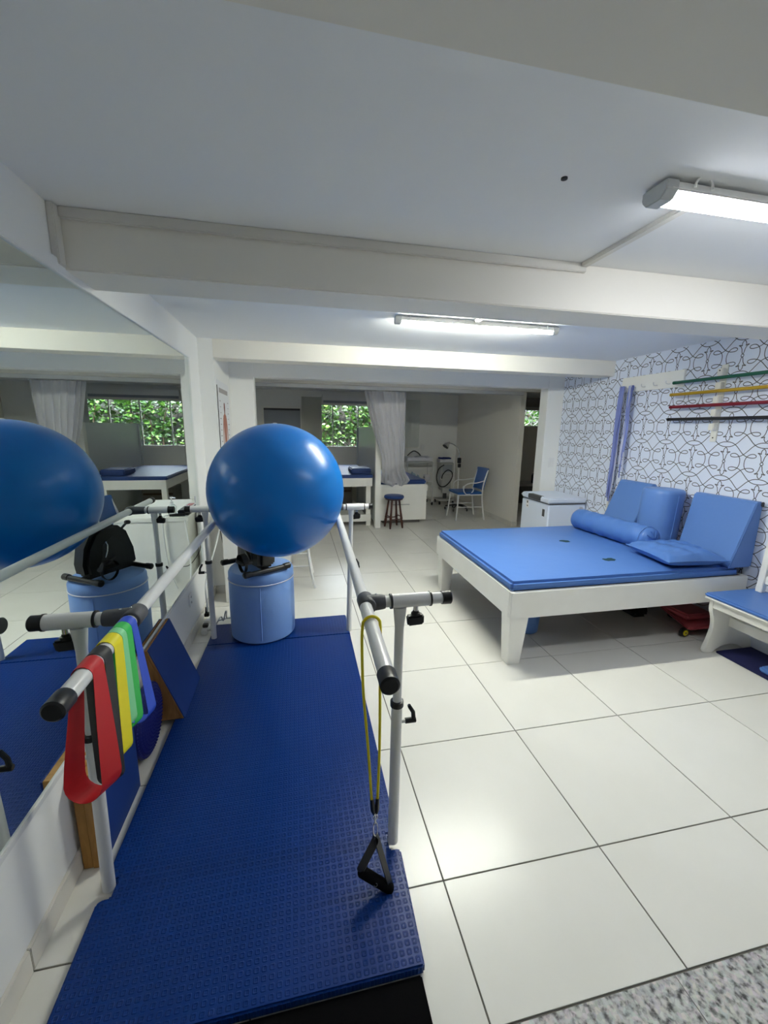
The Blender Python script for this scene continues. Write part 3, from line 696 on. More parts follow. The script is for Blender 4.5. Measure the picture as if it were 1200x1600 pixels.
def pillow():
    c = Vector((2.862, 1.965, .60)); ux = Vector((.21, -.02, 0)); uy = Vector((.03, .205, 0))
    t = thing('flat_pillow', 'thin square blue vinyl pillow lying on the mattress before the near wedge', 'pillow', (c.x, c.y, .564))
    def f(s):
        def g(u, v):
            a, b_ = 2*u-1, 2*v-1
            h = max(0, (1-a**4)*(1-b_**4))**.5
            pin = 1-.10*(abs(b_)**2*abs(a)**2) * 0; ex = 1+.10*(a*b_)**2
            q = c + ux*a*ex*(1-.10*(1-abs(a))*0-.07*(1-a*a*0)*(1-b_*b_)*0) + uy*b_*ex
            edge = 1-.08*(1-abs(a)**2)*(abs(b_)**4)
            return (q.x, q.y+0, .568+.058 + s*(.002+.056*h) + (.006*math.sin(9*a+4*b_)+.004*math.sin(13*b_-5*a))*h*(1 if s > 0 else 0))
        return g
    MB().grid(f(1), 24, 24).build('top_cover', 'vinylb', t, sharp=80)
    MB().grid(f(-1), 24, 24).build('bottom_cover', 'vinylb', t, sharp=80)
    P = [f(1)(i/12, 0) for i in range(13)]+[f(1)(1, i/12) for i in range(1, 13)]+[f(1)(1-i/12, 1) for i in range(1, 13)]+[f(1)(0, 1-i/12) for i in range(1, 12)]
    MB().path([(x, y, z-.002) for x, y, z in P], .004, 6, closed=True).build('edge_seam', 'vinylb', t)
pillow()

# under the platform
bu = thing('blue_bin', 'small blue plastic bin standing under the platform behind its near leg', 'bin', (1.83, 2.17, 0))
MB().lathe([(.075, .0), (.085, .01), (.098, .20), (.104, .23), (.104, .238), (.09, .236), (.08, .03), (.01, .028)], (1.83, 2.17, .001), 32).build('bucket', 'vinyl', bu)
MB().path([(1.83+.1045*math.cos(a), 2.17+.1045*math.sin(a), .236) for a in [i*2*PI/32 for i in range(32)]], .005, 6, closed=True).build('rim', 'vinyl', bu)
tb = thing('black_bag', 'black soft bag lying under the platform beside the red toy', 'bag', (2.88, 2.36, 0))
MB().hexa([(2.79, 2.17, .001), (2.955, 2.16, .001), (2.965, 2.56, .001), (2.80, 2.56, .001), (2.80, 2.20, .17), (2.94, 2.20, .18), (2.95, 2.54, .19), (2.81, 2.54, .18)]).build('bag_body', 'bag', tb, bevel=.035, seg=3)
MB().path(cr([(2.82, 2.30, .172), (2.83, 2.33, .23), (2.85, 2.42, .24), (2.86, 2.46, .18)], 6), .010, 8).build('strap', 'bag', tb)
MB().box(2.86, 3.2, 2.60, 2.80, .001, .22).build('back_panel', 'bag', tb, bevel=.04, seg=3)
rt_ = thing('red_ride_on_toy', 'red plastic ride-on toy with black and yellow wheels under the platform', 'toy', (3.1, 2.0, 0))
MB().hexa([(2.96, 1.83, .05), (3.25, 1.83, .05), (3.25, 2.20, .06), (3.06, 2.20, .07), (2.92, 1.82, .085), (3.26, 1.82, .085), (3.26, 2.23, .12), (3.01, 2.22, .125)]).build('deck_body', 'redtoy', rt_, bevel=.016, seg=3)
MB().box(3.0, 3.24, 1.90, 2.16, .10, .145).build('seat_pad', 'redtoy', rt_, bevel=.014, seg=3)
for (x, y) in ((2.94, 1.86), (3.23, 1.86), (3.13, 2.14), (3.22, 2.14)):
    wv = MB().lathe([(.022, -.014), (.034, -.012), (.034, .012), (.022, .014)], (x, y, .035), 24, 'y').build('wheel', 'black', rt_)
    MB().lathe([(.019, -.0175), (.021, -.0165), (.021, .0165), (.019, .0175)], (x, y, .035), 18, 'y').build('hub', 'yellowhub', wv)
    MB().lathe([(.006, -.0185), (.006, .0185)], (x, y, .035), 10, 'y').build('axle_cap', 'dgrey', wv)

# ---------------------------------------------------------------- bench at the right wall
bn = thing('wall_bench', 'white wooden bench with blue padded seat and slatted ladder back by the papered wall', 'bench', (3.05, 1.3, 0))
def side_panel(y):
    half = [(2.875, 0), (2.93, 0), (2.955, .018), (3.0, .04), (3.07, .052), (3.14, .04), (3.185, .018), (3.21, 0), (3.27, 0), (3.262, .04), (3.235, .12), (3.225, .2), (3.235, .28), (3.262, .34), (3.262, .395), (2.868, .395), (2.868, .335), (2.876, .30), (2.893, .26), (2.903, .2), (2.898, .15), (2.882, .09), (2.868, .05), (2.862, .02)]
    half = [(p.x, p.y) for p in cr([(x, z, 0) for x, z in half[0:14]], 2)] + [(p.x, p.y) for p in cr([(x, z, 0) for x, z in half[15:]], 2)]
    return MB().prism(half, 'y', y, y+.028)
for y in (1.632, .45): side_panel(y).build('side_panel', 'white', bn, bevel=.002, sharp=50)
MB().box(2.868, 2.893, .478, 1.632, .335, .395).build('front_apron', 'white', bn, bevel=.003)
MB().box(3.235, 3.258, .478, 1.632, .335, .395).build('back_apron', 'white', bn, bevel=.003)
MB().box(3.03, 3.055, .478, 1.632, .19, .255).build('stretcher', 'white', bn, bevel=.003)
MB().box(2.835, 3.275, .42, 1.672, .396, .410).build('seat_board', 'white', bn, bevel=.004)
MB().box(2.830, 3.272, .42, 1.676, .4105, .436).build('seat_pad', 'vinylb', bn, bevel=.01, seg=3)
for y in (1.61, .47):
    MB().hexa([(3.195, y-.02, .437), (3.235, y-.02, .437), (3.235, y+.02, .437), (3.195, y+.02, .437), (3.235, y-.02, 1.05), (3.275, y-.02, 1.05), (3.275, y+.02, 1.05), (3.235, y+.02, 1.05)]).build('back_post', 'white', bn, bevel=.003)
for z in (.50, .62, .74, .86, .98):
    x = 3.205+.04*(z-.437)/.613
    MB().box(x, x+.02, .491, 1.589, z, z+.055).build('slat', 'white', bn, bevel=.003)
tag(MB().box(2.955, 3.26, .5, 1.625, .001, .016).build('foam_mat', 'dnavy', None, bevel=.004), 'dark navy foam mat lying on the floor under the bench', 'mat')
tag(MB().box(2.975, 3.25, .5, 1.372, .0165, .055).build('exercise_mat', 'vinylb', None, bevel=.012, seg=3), 'lighter blue pad lying on the navy mat under the bench', 'mat')

# ---------------------------------------------------------------- wall rack, sticks, peg board, straps
sr = thing('stick_rack', 'upright white notched wall rack holding the four coloured sticks', 'rack', (WR, 2.17, 1.43))
MB().box(WR-.012, WR-.0012, 2.15, 2.20, 1.425, 1.99).build('back_strip', 'holder', sr, bevel=.003)
for z in (1.935, 1.835, 1.735, 1.64, 1.535):
    MB().box(WR-.05, WR-.0125, 2.153, 2.197, z-.025, z+.027).build('hook_block', 'holder', sr, bevel=.004)
MB().lathe([(.005, -.002), (.005, 0)], (WR-.0125, 2.175, 1.455), 10, 'x').build('screw', 'black', sr)
MB().lathe([(.005, -.002), (.005, 0)], (WR-.0508, 2.175, 1.945), 10, 'x').build('screw', 'black', sr)
for z, m, nm, yl in ((1.892, 'sgreen', 'dark green', 2.545), (1.797, 'syel', 'mustard yellow', 2.555), (1.697, 'sred', 'dark red', 2.545), (1.597, 'sblk', 'black', 2.55)):
    pos = {'sgreen': 'topmost', 'syel': 'second from top', 'sred': 'third from top', 'sblk': 'lowest'}[m]
    s = thing('exercise_stick', f'{nm} exercise stick on the wall rack, {pos} of the four', 'stick', (WR-.064, 1.95, z), group='exercise sticks on the wall rack')
    MB().path([(WR-.064, yl, z), (WR-.064, yl-.006, z), (WR-.064, 1.16, z), (WR-.064, 1.154, z)], [.009, .0125, .0125, .009], 14).build('rod', m, s)
    MB().tube((WR-.064, yl-.002, z), (WR-.064, yl-.03, z), .0132, seg=14).build('end_cap', m, s)
pgb = thing('peg_board', 'long white board with pegs screwed to the papered wall', 'peg board', (WR, 2.83, 1.86))
MB().box(WR-.018, WR-.0012, 2.495, 3.165, 1.862, 1.998).build('board', 'white', pgb, bevel=.003)
for y in (3.09, 2.99, 2.88, 2.75, 2.62):
    MB().path(cr([(WR-.018, y, 1.895), (WR-.045, y, 1.893), (WR-.06, y, 1.90), (WR-.062, y, 1.918)], 4), .004, 8).build('peg', 'steel', pgb)
k = 0
def hang(y, x, zb, w, m, sway, ph):
    P = [];n = 22
    for i in range(n+1):
        t = i/n; z = 1.912-(1.912-zb)*t
        P.append((x-.004*math.sin(7*t+ph), y+sway*t+.008*math.sin(5*t+ph)*t, z))
    P = [(x+.012, y, 1.87), (x+.012, y, 1.90), (x+.004, y, 1.915)]+P
    W = [w*(.55+.45*min(1, i/8)) for i in range(len(P))]
    D = [Vector((.45*math.sin(ph*2+i*.22), 1, 0)) for i in range(len(P))]
    return MB().strip(P, D, W, .0022)
spec = [(3.118, .060, .93, .022, 'strap'), (3.108, .068, .84, .026, 'strap'), (3.098, .058, 1.02, .014, 'straplt'), (3.090, .066, .80, .024, 'strap'), (3.082, .072, .98, .016, 'strap'), (3.074, .058, .9, .012, 'straplt'),
        (3.006, .060, 1.25, .022, 'strap'), (2.998, .068, 1.18, .014, 'straplt'), (2.988, .064, 1.05, .018, 'strap'), (2.980, .058, 1.12, .012, 'straplt'), (2.972, .070, 1.30, .016, 'strap')]
rank = ['first', 'second', 'third', 'fourth', 'fifth', 'sixth']
for i, (y, x, zb, w_, c_) in enumerate(spec):
    o = hang(y, WR-x, zb, w_*1.5, c_, (.02 if i < 6 else .012)+.004*(i % 3), i*1.3).build('hanging_strap', c_, None, sharp=80)
    tag(o, ('pale' if c_ == 'straplt' else 'violet blue')+' elastic strap, '+rank[i % 6 if i < 6 else i-6]+' from the left on the '+('first' if i < 6 else 'second')+' peg', 'strap', 'straps on the peg board')
MB().box(WR-.014, WR-.0012, 3.168, 3.184, .52, 1.862).build('trim_8', 'white', None, bevel=.002, kind='structure')

# ---------------------------------------------------------------- freezer
fz = thing('chest_freezer', 'white chest freezer with a grey handle standing by the papered wall beyond the platform', 'freezer', (3.03, 3.75, 0))
FX0, FX1, FY0, FY1, FZ = 2.80, 3.262, 3.462, 4.02, .76
MB().box(FX0+.008, FX1, FY0+.006, FY1-.006, .02, FZ-.058).build('body', 'fridge', fz, bevel=.012, seg=3)
MB().box(FX0+.012, FX1-.004, FY0+.01, FY1-.01, FZ-.058, FZ-.045).build('gasket', 'dgrey', fz)
ld = MB().box(FX0, FX1, FY0, FY1, FZ-.045, FZ+.012).build('lid', 'fridge', fz, bevel=.012, seg=3)
MB().box(FX0-.012, FX0+.05, 3.62, 3.86, FZ-.038, FZ+.014).build('handle', 'dgrey', ld, bevel=.006)
MB().box(FX0+.0066, FX0+.0082, 3.535, 3.58, .56, .64).build('control_panel', 'dgrey', fz)
MB().box(FX0+.0066, FX0+.0082, 3.86, 3.915, .60, .69).build('energy_sticker', 'paperp', fz)
st = MB().box(FX0+.0056, FX0+.0066, 3.875, 3.9, .655, .68).box(FX0+.0056, FX0+.0066, 3.875, 3.895, .615, .63)
st.build('sticker_print', 'dgrey', fz)
st = MB()
for z in (.665, .655, .64, .63, .62, .605): st.box(FX1-.075, FX1-.02-random.uniform(0, .02), FY0+.0045, FY0+.006, z, z+.005)
st.build('rating_label', 'printg', fz)
for x in (FX0+.06, FX1-.06):
    for y in (FY0+.06, FY1-.06): MB().tube((x, y, 0), (x, y, .03), .02, seg=12).build('foot', 'black', fz)

# light switch on the right pillar and socket on the far wall
def plate(label, p, axis, name='light_switch', cat='switch', w=.075, h=.115):
    t = thing(name, label, cat, p); x, y, z = p
    MB().box(x-w/2, x+w/2, y-.009, y-.0003, z-h/2, z+h/2).build('cover_plate', 'plasticw', t, bevel=.003)
    MB().box(x-w*.22, x+w*.22, y-.013, y-.0092, z-h*.3, z+h*.3).build('rocker', 'plasticw', t, bevel=.002)
plate('white light switch on the pillar above the chest freezer', (3.205, Y1, 1.11), 'y')
plate('white socket plate on the far wall above the instrument trolley', (2.70, YB, 1.115), 'y', 'wall_socket', 'socket', .085, .13)

# ---------------------------------------------------------------- desk behind the bars
dk = thing('white_desk', 'white desk with panel sides behind the round ottoman', 'desk', (-.2, 3.5, 0))
DZ = .762
MB().box(-.478, .085, 3.062, 3.96, DZ-.035, DZ).build('desk_top', 'white', dk, bevel=.004)
MB().box(-.470, .07, 3.07, 3.095, .002, DZ-.0355).build('side_panel', 'white', dk, bevel=.002)
MB().box(-.470, .07, 3.925, 3.95, .002, DZ-.0355).build('side_panel', 'white', dk, bevel=.002)
MB().box(-.470, -.452, 3.0955, 3.9245, .2, DZ-.0355).build('back_panel', 'white', dk, bevel=.002)
sdsp = thing('soap_dispenser', 'clear pump bottle with white pump on the desk front edge', 'dispenser', (-.34, 3.16, DZ))
MB().lathe([(.03, 0), (.033, .004), (.033, .07), (.02, .09), (.013, .095)], (-.34, 3.16, DZ+.001), 20).build('bottle', 'clear', sdsp)
MB().lathe([(.014, .095), (.014, .115), (.005, .117), (.005, .14), (.012, .142), (.012, .152)], (-.34, 3.16, DZ), 14).tube((-.34, 3.16, DZ+.148), (-.375, 3.145, DZ+.146), .005, seg=8).build('pump', 'plasticw', sdsp)
bxs = thing('black_tray', 'flat black case with papers on the desk by the wall', 'case', (-.42, 3.35, DZ))
MB().box(-.472, -.385, 3.13, 3.48, DZ+.001, DZ+.045).build('case_body', 'black', bxs, bevel=.006)
MB().box(-.465, -.40, 3.3, 3.46, DZ+.046, DZ+.05).build('paper', 'towel', bxs)
MB().box(-.455, -.41, 3.32, 3.42, DZ+.0505, DZ+.053).build('pink_card', 'redtoy', bxs)
cb = thing('cobalt_bottle', 'cobalt blue spray bottle on the desk against the wall', 'bottle', (-.455, 3.56, DZ))
MB().lathe([(.026, 0), (.028, .005), (.028, .09), (.012, .115), (.012, .13)], (-.455, 3.56, DZ+.001), 20).build('bottle_body', 'cblue', cb)
MB().lathe([(.014, .128), (.014, .15), (.004, .152)], (-.455, 3.56, DZ), 14).build('cap', 'cblue', cb)
dv = thing('ultrasound_probe', 'black handheld probe with thick white spiral lead at the desk front', 'device', (-.40, 3.08, DZ))
MB().path([(-.335, 3.09, DZ+.014), (-.40, 3.095, DZ+.016), (-.45, 3.10, DZ+.014)], [.010, .013, .010], 12).build('handle', 'black', dv)
MB().path(cr([(-.335, 3.09, DZ+.014), (-.30, 3.06, DZ+.01), (-.29, 3.05, DZ-.06), (-.292, 3.052, DZ-.2), (-.30, 3.05, DZ-.34), (-.315, 3.045, DZ-.45), (-.36, 3.05, DZ-.6)], 8), [.004]*8+[.0065]*41, 8).build('lead', 'plasticw', dv)

def metal_chair(name, label, loc, rz, seatm, arms):
    t = thing(name, label, 'chair', loc, rz)
    def L(mb, n, m, par=t, **k): return mb.build(n, m, par, local=True, **k)
    # local: front is -y, seat 0.46 wide
    r = .0115
    for s in (-1, 1):
        L(MB().path(cr([(s*.215, -.235, 0), (s*.20, -.215, .2), (s*.185, -.195, .43)], 4), r, 10), 'front_leg', 'whitep')
        L(MB().path(cr([(s*.215, .27, 0), (s*.205, .235, .2), (s*.195, .215, .42), (s*.195, .235, .62), (s*.195, .30, .84)], 5), r, 10), 'rear_leg', 'whitep')
        L(MB().tube((s*.185, -.195, .425), (s*.195, .215, .425), .010, seg=10), 'seat_rail', 'whitep')
        L(MB().tube((s*.195, -.208, .22), (s*.203, .233, .22), .007, seg=8), 'stretcher', 'whitep')
        if arms:
            L(MB().path(cr([(s*.195, .25, .66), (s*.225, .10, .63), (s*.24, -.04, .625), (s*.235, -.115, .585), (s*.225, -.13, .52), (s*.21, -.09, .455), (s*.2, -.03, .44), (s*.205, .03, .47), (s*.215, .05, .52)], 6), .0085, 8), 'armrest', 'whitep')
    L(MB().tube((-.195, -.2, .425), (.195, -.2, .425), .010, seg=10), 'front_rail', 'whitep')
    L(MB().tube((-.2, .01, .22), (.2, .01, .22), .007, seg=8), 'cross_stretcher', 'whitep')
    L(MB().box(-.215, .215, -.225, .21, .436, .475), 'seat', seatm, bevel=.012, seg=3)
    def f(o):
        def g(u, v):
            a = 2*u-1; z = .50+.36*v
            return (a*.20, .225+.085*(z-.5)/.36*.9+o+.03*(1-a*a)*1.0, z)
        return g
    b = MB().grid(f(-.012), 14, 8); b2 = MB().grid(f(.012), 14, 8)
    n0 = len(b.v); b.add(b2.v, [tuple(reversed(q)) for q in b2.f])
    NU, NV = 14, 8
    rim = [i for i in range(NU)]+[j*NU+NU-1 for j in range(1, NV)]+[(NV-1)*NU+i for i in range(NU-2, -1, -1)]+[j*NU for j in range(NV-2, 0, -1)]
    b.f += [(rim[i], rim[(i+1) % len(rim)], n0+rim[(i+1) % len(rim)], n0+rim[i]) for i in range(len(rim))]
    L(b, 'backrest', seatm, sharp=50)
    return t
metal_chair('metal_chair', 'white tubular chair with blue padding tucked in at the desk behind the ball', (.02, 3.49, 0), -PI/2, 'chairb', False)
metal_chair('metal_armchair', 'white tubular armchair with blue seat and back by the far divider wall', (2.955, 6.07, 0), -PI/2, 'chairb', True)

# anatomy poster on the return wall
po = thing('anatomy_poster', 'anatomy poster of a standing figure on the side wall left of the ball', 'poster', (-.49, 3.66, 1.45))
PX = -.489
MB().box(-.4895, PX+.002, 3.385, 3.985, .95, 1.875).build('sheet', 'paperp', po)
MB().box(-.4895, PX+.004, 3.372, 3.384, .95, 1.83).build('dark_edge', 'black', po)
MB().box(PX+.0021, PX+.0028, 3.46, 3.91, 1.775, 1.815).build('title_bar', 'printg', po)
X = PX+.0021
def flat(poly, n, m, e=.0006): MB().prism(poly, 'x', X, X+e).build(n, m, po)
def mirrored(h, c): return [(c+y, z) for y, z in h]+[(c-y, z) for y, z in reversed(h)]
flat(mirrored([(.0, 1.70), (.025, 1.69), (.032, 1.65), (.022, 1.615), (.02, 1.60)], 3.69), 'figure_head', 'muscled')
flat(mirrored([(.02, 1.60), (.075, 1.58), (.095, 1.54), (.075, 1.47), (.06, 1.40), (.065, 1.32), (.08, 1.26), (.075, 1.12), (.055, .98), (.012, .98), (.008, 1.22)], 3.69), 'figure_body', 'muscle')
for s in (-1, 1):
    flat([(3.69+s*.09, 1.56), (3.69+s*.118, 1.48), (3.69+s*.135, 1.36), (3.69+s*.14, 1.25), (3.69+s*.12, 1.25), (3.69+s*.11, 1.36), (3.69+s*.088, 1.46)], 'figure_arm', 'muscle')
lb = MB()
for s in (-1, 1):
    for i in range(14):
        z = 1.70-i*.05; ln = random.uniform(.03, .07); y0 = 3.69+s*.18
        lb.box(X, X+.0006, min(y0, y0+s*ln), max(y0, y0+s*ln), z, z+.008)
lb.build('caption_lines', 'printg', po)

# ---------------------------------------------------------------- far room
wp = thing('partition_panel', 'white laminate partition standing between treatment table and curtained couch', 'partition', (1.33, 6.5, 0))
MB().box(1.315, 1.345, 5.62, 7.55, .06, 1.512).build('panel', 'part', wp, bevel=.003)
MB().box(1.288, 1.372, 5.53, 5.62, .0, 1.512).build('end_post', 'white', wp, bevel=.003)
MB().box(1.29, 1.37, 7.48, 7.55, .0, 1.50).build('end_post', 'part', wp, bevel=.003)
tt = thing('treatment_table', 'tall white treatment table with navy mattress under the far window', 'table', (.85, 6.5, 0))
TX0, TX1, TY0, TY1 = .40, 1.283, 5.68, 7.45
MB().box(TX0+.02, TX1-.01, TY0+.01, TY0+.04, .62, .748).build('front_apron', 'white', tt, bevel=.003)
MB().box(TX0+.02, TX0+.05, TY0+.0405, TY1, .62, .748).build('side_apron', 'white', tt, bevel=.003)
MB().box(TX1-.04, TX1-.01, TY0+.0405, TY1, .62, .748).build('side_apron', 'white', tt, bevel=.003)
MB().box(TX0+.05, TX1-.04, TY0+.0405, TY1, .70, .748).build('table_board', 'white', tt)
for x in (TX0+.03, TX1-.10):
    for y in (TY0+.045, TY1-.08): MB().box(x, x+.07, y, y+.07, 0, .70).build('leg', 'white', tt, bevel=.003)
MB().box(TX0+.03, TX1-.03, TY0+.012, TY0+.044, .075, .185).build('lower_rail', 'white', tt, bevel=.003)
MB().box(TX0+.06, TX1-.06, TY0+.05, TY1-.1, .09, .11).build('lower_shelf', 'white', tt)
MB().box(TX0, TX1, TY0, TY1, .7485, .80).build('mattress', 'navyv', tt, bevel=.012, seg=3)
hc = thing('head_cushion', 'flat navy cushion on the treatment table beside the partition', 'cushion', (1.1, 5.95, .8))
MB().box(.96, 1.268, 5.78, 6.2, .8005, .885).build('cushion_body', 'navyv', hc, bevel=.015, seg=3)
MB().path([(.957, 5.782, .84), (1.27, 5.782, .84)], .003, 6).build('piping', 'dnavy', hc)
br_ = thing('storage_box', 'dark box standing under the treatment table', 'box', (.9, 6.9, 0))
MB().box(.62, 1.1, 6.75, 7.2, .112, .5).build('carton', 'dbrown', br_, bevel=.004)
MB().box(.64, 1.08, 6.745, 6.75, .38, .41).build('tape_strip', 'bark', br_)

cc = thing('couch_cabinet', 'white boxed couch with navy cushion beneath the gathered curtain', 'couch', (1.8, 6.3, 0))
CX0, CX1, CY0, CY1 = 1.395, 2.185, 5.78, 7.45
MB().box(CX0, CX1-.012, CY0+.012, CY1, .055, .52).build('box_body', 'white', cc, bevel=.003)
MB().box(CX0-.002, CX1, CY0, CY1, .52, .63).build('top_rim', 'white', cc, bevel=.004)
MB().box(CX0, CX1+.004, CY0-.006, CY0, .555, .565).box(CX0, CX1+.004, CY0-.006, CY0, .595, .603).build('moulding', 'white', cc)
MB().box(CX0+.08, CX1-.1, CY0+.07, CY1-.1, .0, .055).build('plinth', 'dbrown', cc)
MB().box(CX0+.02, CX1-.02, CY0+.02, CY1-.02, .6305, .70).build('cushion', 'navyv', cc, bevel=.02, seg=3)
MB().box(CX0+.2, CX0+.5, CY0+.008, CY0+.0125, .30, .315).build('pull_slot', 'devgrey', cc)

wsn = thing('wooden_stool', 'round wooden stool with blue seat in front of the boxed couch', 'stool', (1.585, 5.56, 0))
MB().lathe([(.13, .455), (.15, .462), (.152, .485), (.14, .50), (.1, .506), (.01, .507)], (1.585, 5.56, 0), 32).build('seat_pad', 'navyv', wsn)
MB().lathe([(.125, .435), (.135, .44), (.135, .454)], (1.585, 5.56, 0), 28).build('seat_board', 'dwood', wsn)
for i in range(4):
    a = PI/4+i*PI/2+.2; top = Vector((1.585+.085*math.cos(a), 5.56+.085*math.sin(a), .436)); bot = Vector((1.585+.145*math.cos(a), 5.56+.145*math.sin(a), 0))
    P = [bot+(top-bot)*t for t in (0, .05, .2, .28, .31, .34, .38, .55, .8, 1)]
    MB().path(P, [.012, .014, .02, .022, .014, .022, .02, .016, .014, .013], 12).build('leg', 'dwood', wsn)
for z, k in ((.14, 0), (.18, 1)):
    for i in range(4):
        a0, a1 = PI/4+i*PI/2+.2, PI/4+(i+1)*PI/2+.2; R_ = .145-.06*z/.436
        if i % 2 == k: MB().tube((1.585+R_*math.cos(a0), 5.56+R_*math.sin(a0), z), (1.585+R_*math.cos(a1), 5.56+R_*math.sin(a1), z), .008, seg=8).build('rung', 'dwood', wsn)

# curtain and its rail
cur_rail = thing('curtain_rail', 'long white curtain rail across the far room', 'curtain rail', (1.5, 5.3, 2.02))
MB().box(-1.29, 3.438, 5.25, 5.285, 2.0, 2.0445).build('track', 'plasticw', cur_rail, bevel=.003)
MB().box(-1.29, 3.438, 5.262, 5.275, 1.994, 2.0).build('runner_groove', 'devgrey', cur_rail)
def curtain():
    t = thing('curtain', 'gathered pale grey curtain draped over the end of the boxed couch', 'curtain', (1.4, 5.35, 2.0))
    #     z     left   right  y
    K = [(1.985, 1.070, 1.672, 5.27), (1.75, 1.135, 1.672, 5.285), (1.48, 1.215, 1.677, 5.33), (1.30, 1.275, 1.682, 5.37), (1.12, 1.345, 1.69, 5.42), (.95, 1.375, 1.715, 5.50), (.82, 1.385, 1.77, 5.60), (.74, 1.385, 1.84, 5.68), (.70, 1.40, 1.875, 5.735), (.66, 1.41, 1.86, 5.750), (.625, 1.50, 1.835, 5.752)]
    nu, nv = 120, 44
    def g(u, v):
        q = v*(len(K)-1); i = min(len(K)-2, int(q)); f = q-i; a, b = K[i], K[i+1]
        z, l, r, y = [a[k]+(b[k]-a[k])*f for k in range(4)]
        amp = .032*(1-.2*v)*(.7+.3*math.sin(9*u+3*v)) + .012*math.sin(3*v*PI)*.5
        ph = 2*PI*(8*u + .55*math.sin(5*u+1.6*v)+.2*math.sin(11*u+4*v))
        x = l+(r-l)*u+.006*math.sin(ph*2+1); yy = y+amp*math.sin(ph)+.012*math.sin(2*PI*3*u+5*v)*v
        if v > .75: z += .022*math.sin(2*PI*2.2*u+1)*(v-.75)/.25
        return (x, yy, z)
    b = MB().grid(g, nu, nv); b.build('drape', 'cloth', t, sharp=80)
    h = MB()
    for i in range(12): h.path([(1.08+i*.053, 5.27, 1.98), (1.08+i*.053, 5.27, 1.998)], .004, 6)
    h.build('hooks', 'plasticw', t)
curtain()

# windows
def window(name, x0, x1, z0, z1, mull, y, th=.022):
    t = bpy.data.objects.new(name, None); C.objects.link(t); t.location = ((x0+x1)/2, y, z0); t['kind'] = 'structure'
    MB().box(x0, x1, y-.03, y+.06, z0, z0+.03).build('sill', 'white', t, bevel=.002, kind='structure')
    MB().box(x0, x1, y, y+.05, z1-.05, z1).build('frame', 'white', t, kind='structure')
    for x in (x0, x1-.03): MB().box(x, x+.03, y, y+.05, z0+.03, z1-.05).build('frame', 'white', t, kind='structure')
    e = [x0+.03]+list(mull)+[x1-.03]
    for i in range(len(e)-1):
        MB().box(e[i]+.003, e[i+1]-.003, y+.02, y+.026, z0+.03, z1-.05).build('pane', 'glass', t, kind='structure')
    for x in mull: MB().box(x-.011, x+.011, y+.014, y+.032, z0+.03, z1-.05).build('mullion', 'white', t, kind='structure')
    return t
w1 = window('window_1', .62, 2.62, 1.10, 1.97, (.865, 1.37, 1.87, 2.3), YB+.05)
MB().lathe([(.018, -.02), (.018, 0)], (1.345, YB+.06, 1.52), 12, 'y').build('latch', 'white', w1, kind='structure')
w2 = window('window_2', 4.3, 5.5, 1.56, 1.97, (4.92,), YB+.05)
gr_ = MB()
for x in (4.5, 4.7, 4.88, 5.06, 5.24): gr_.path(cr([(x, YB+.09, 1.6), (x+.09, YB+.09, 1.68), (x, YB+.09, 1.76), (x-.09, YB+.09, 1.84), (x, YB+.09, 1.92)], 5), .009, 6)
gr_.build('security_grille', 'white', w2, kind='structure')
def vblind(label, x0, x1, z0, z1, m, n):
    t = thing('vertical_blind', label, 'blind', ((x0+x1)/2, YB-.06, z0))
    for i in range(n):
        x = x0+(x1-x0)*(i+.5)/n; w_ = (x1-x0)/n*.62
        MB().strip([(x, YB-.06, z0), (x, YB-.06, z1)], Vector((math.cos(.12+.05*math.sin(i*3)), math.sin(.12+.05*math.sin(i*3)), 0)), w_*1.7, .002).build('slat', m, t)
    MB().box(x0, x1, YB-.085, YB-.035, z1, z1+.04).build('head_rail', 'plasticw', t, bevel=.003)
vblind('drawn grey vertical blind at the left end of the far window', .27, .64, .9, 2.06, 'blind', 8)
vblind('pale vertical blind hanging beside the curtain at the right end of the far window', 2.14, 2.60, 1.13, 2.06, 'blindw', 8)
rb = thing('roller_blind', 'rolled up white blind above the far window', 'blind', (1.4, YB-.05, 2.0))
MB().box(.66, 2.14, YB-.10, YB-.005, 2.0, 2.11).build('cassette', 'plasticw', rb, bevel=.006)
MB().box(.68, 2.12, YB-.06, YB-.05, 1.955, 2.0).build('fabric_edge', 'grey', rb)
rb2 = thing('roller_blind', 'half lowered grey blind above the small side room window', 'blind', (4.9, YB-.05, 2.0))
MB().box(4.3, 5.55, YB-.08, YB-.005, 2.10, 2.17).build('cassette', 'stone', rb2, bevel=.005)
MB().box(4.32, 5.53, YB-.05, YB-.04, 1.985, 2.10).build('fabric', 'stone', rb2)
MB().box(4.32, 5.53, YB-.055, YB-.035, 1.965, 1.985).build('bottom_bar', 'plasticw', rb2, bevel=.003)
wb = thing('framed_board', 'grey framed board high on the far wall left of the window', 'board', (-.1, YB, 1.4))
MB().box(-.43, .24, YB-.012, YB-.0005, .95, 1.80).build('board_face', 'grey', wb)
for b in (MB().box(-.47, -.43, YB-.03, YB-.0005, .95, 1.87), MB().box(.24, .262, YB-.03, YB-.0005, .95, 1.87), MB().box(-.43, .24, YB-.03, YB-.0005, 1.835, 1.87)):
    b.build('frame_rail', 'white', wb, bevel=.003)
MB().box(-.43, .24, YB-.02, YB-.012, 1.80, 1.835).build('shadow_gap', 'dgrey', wb)

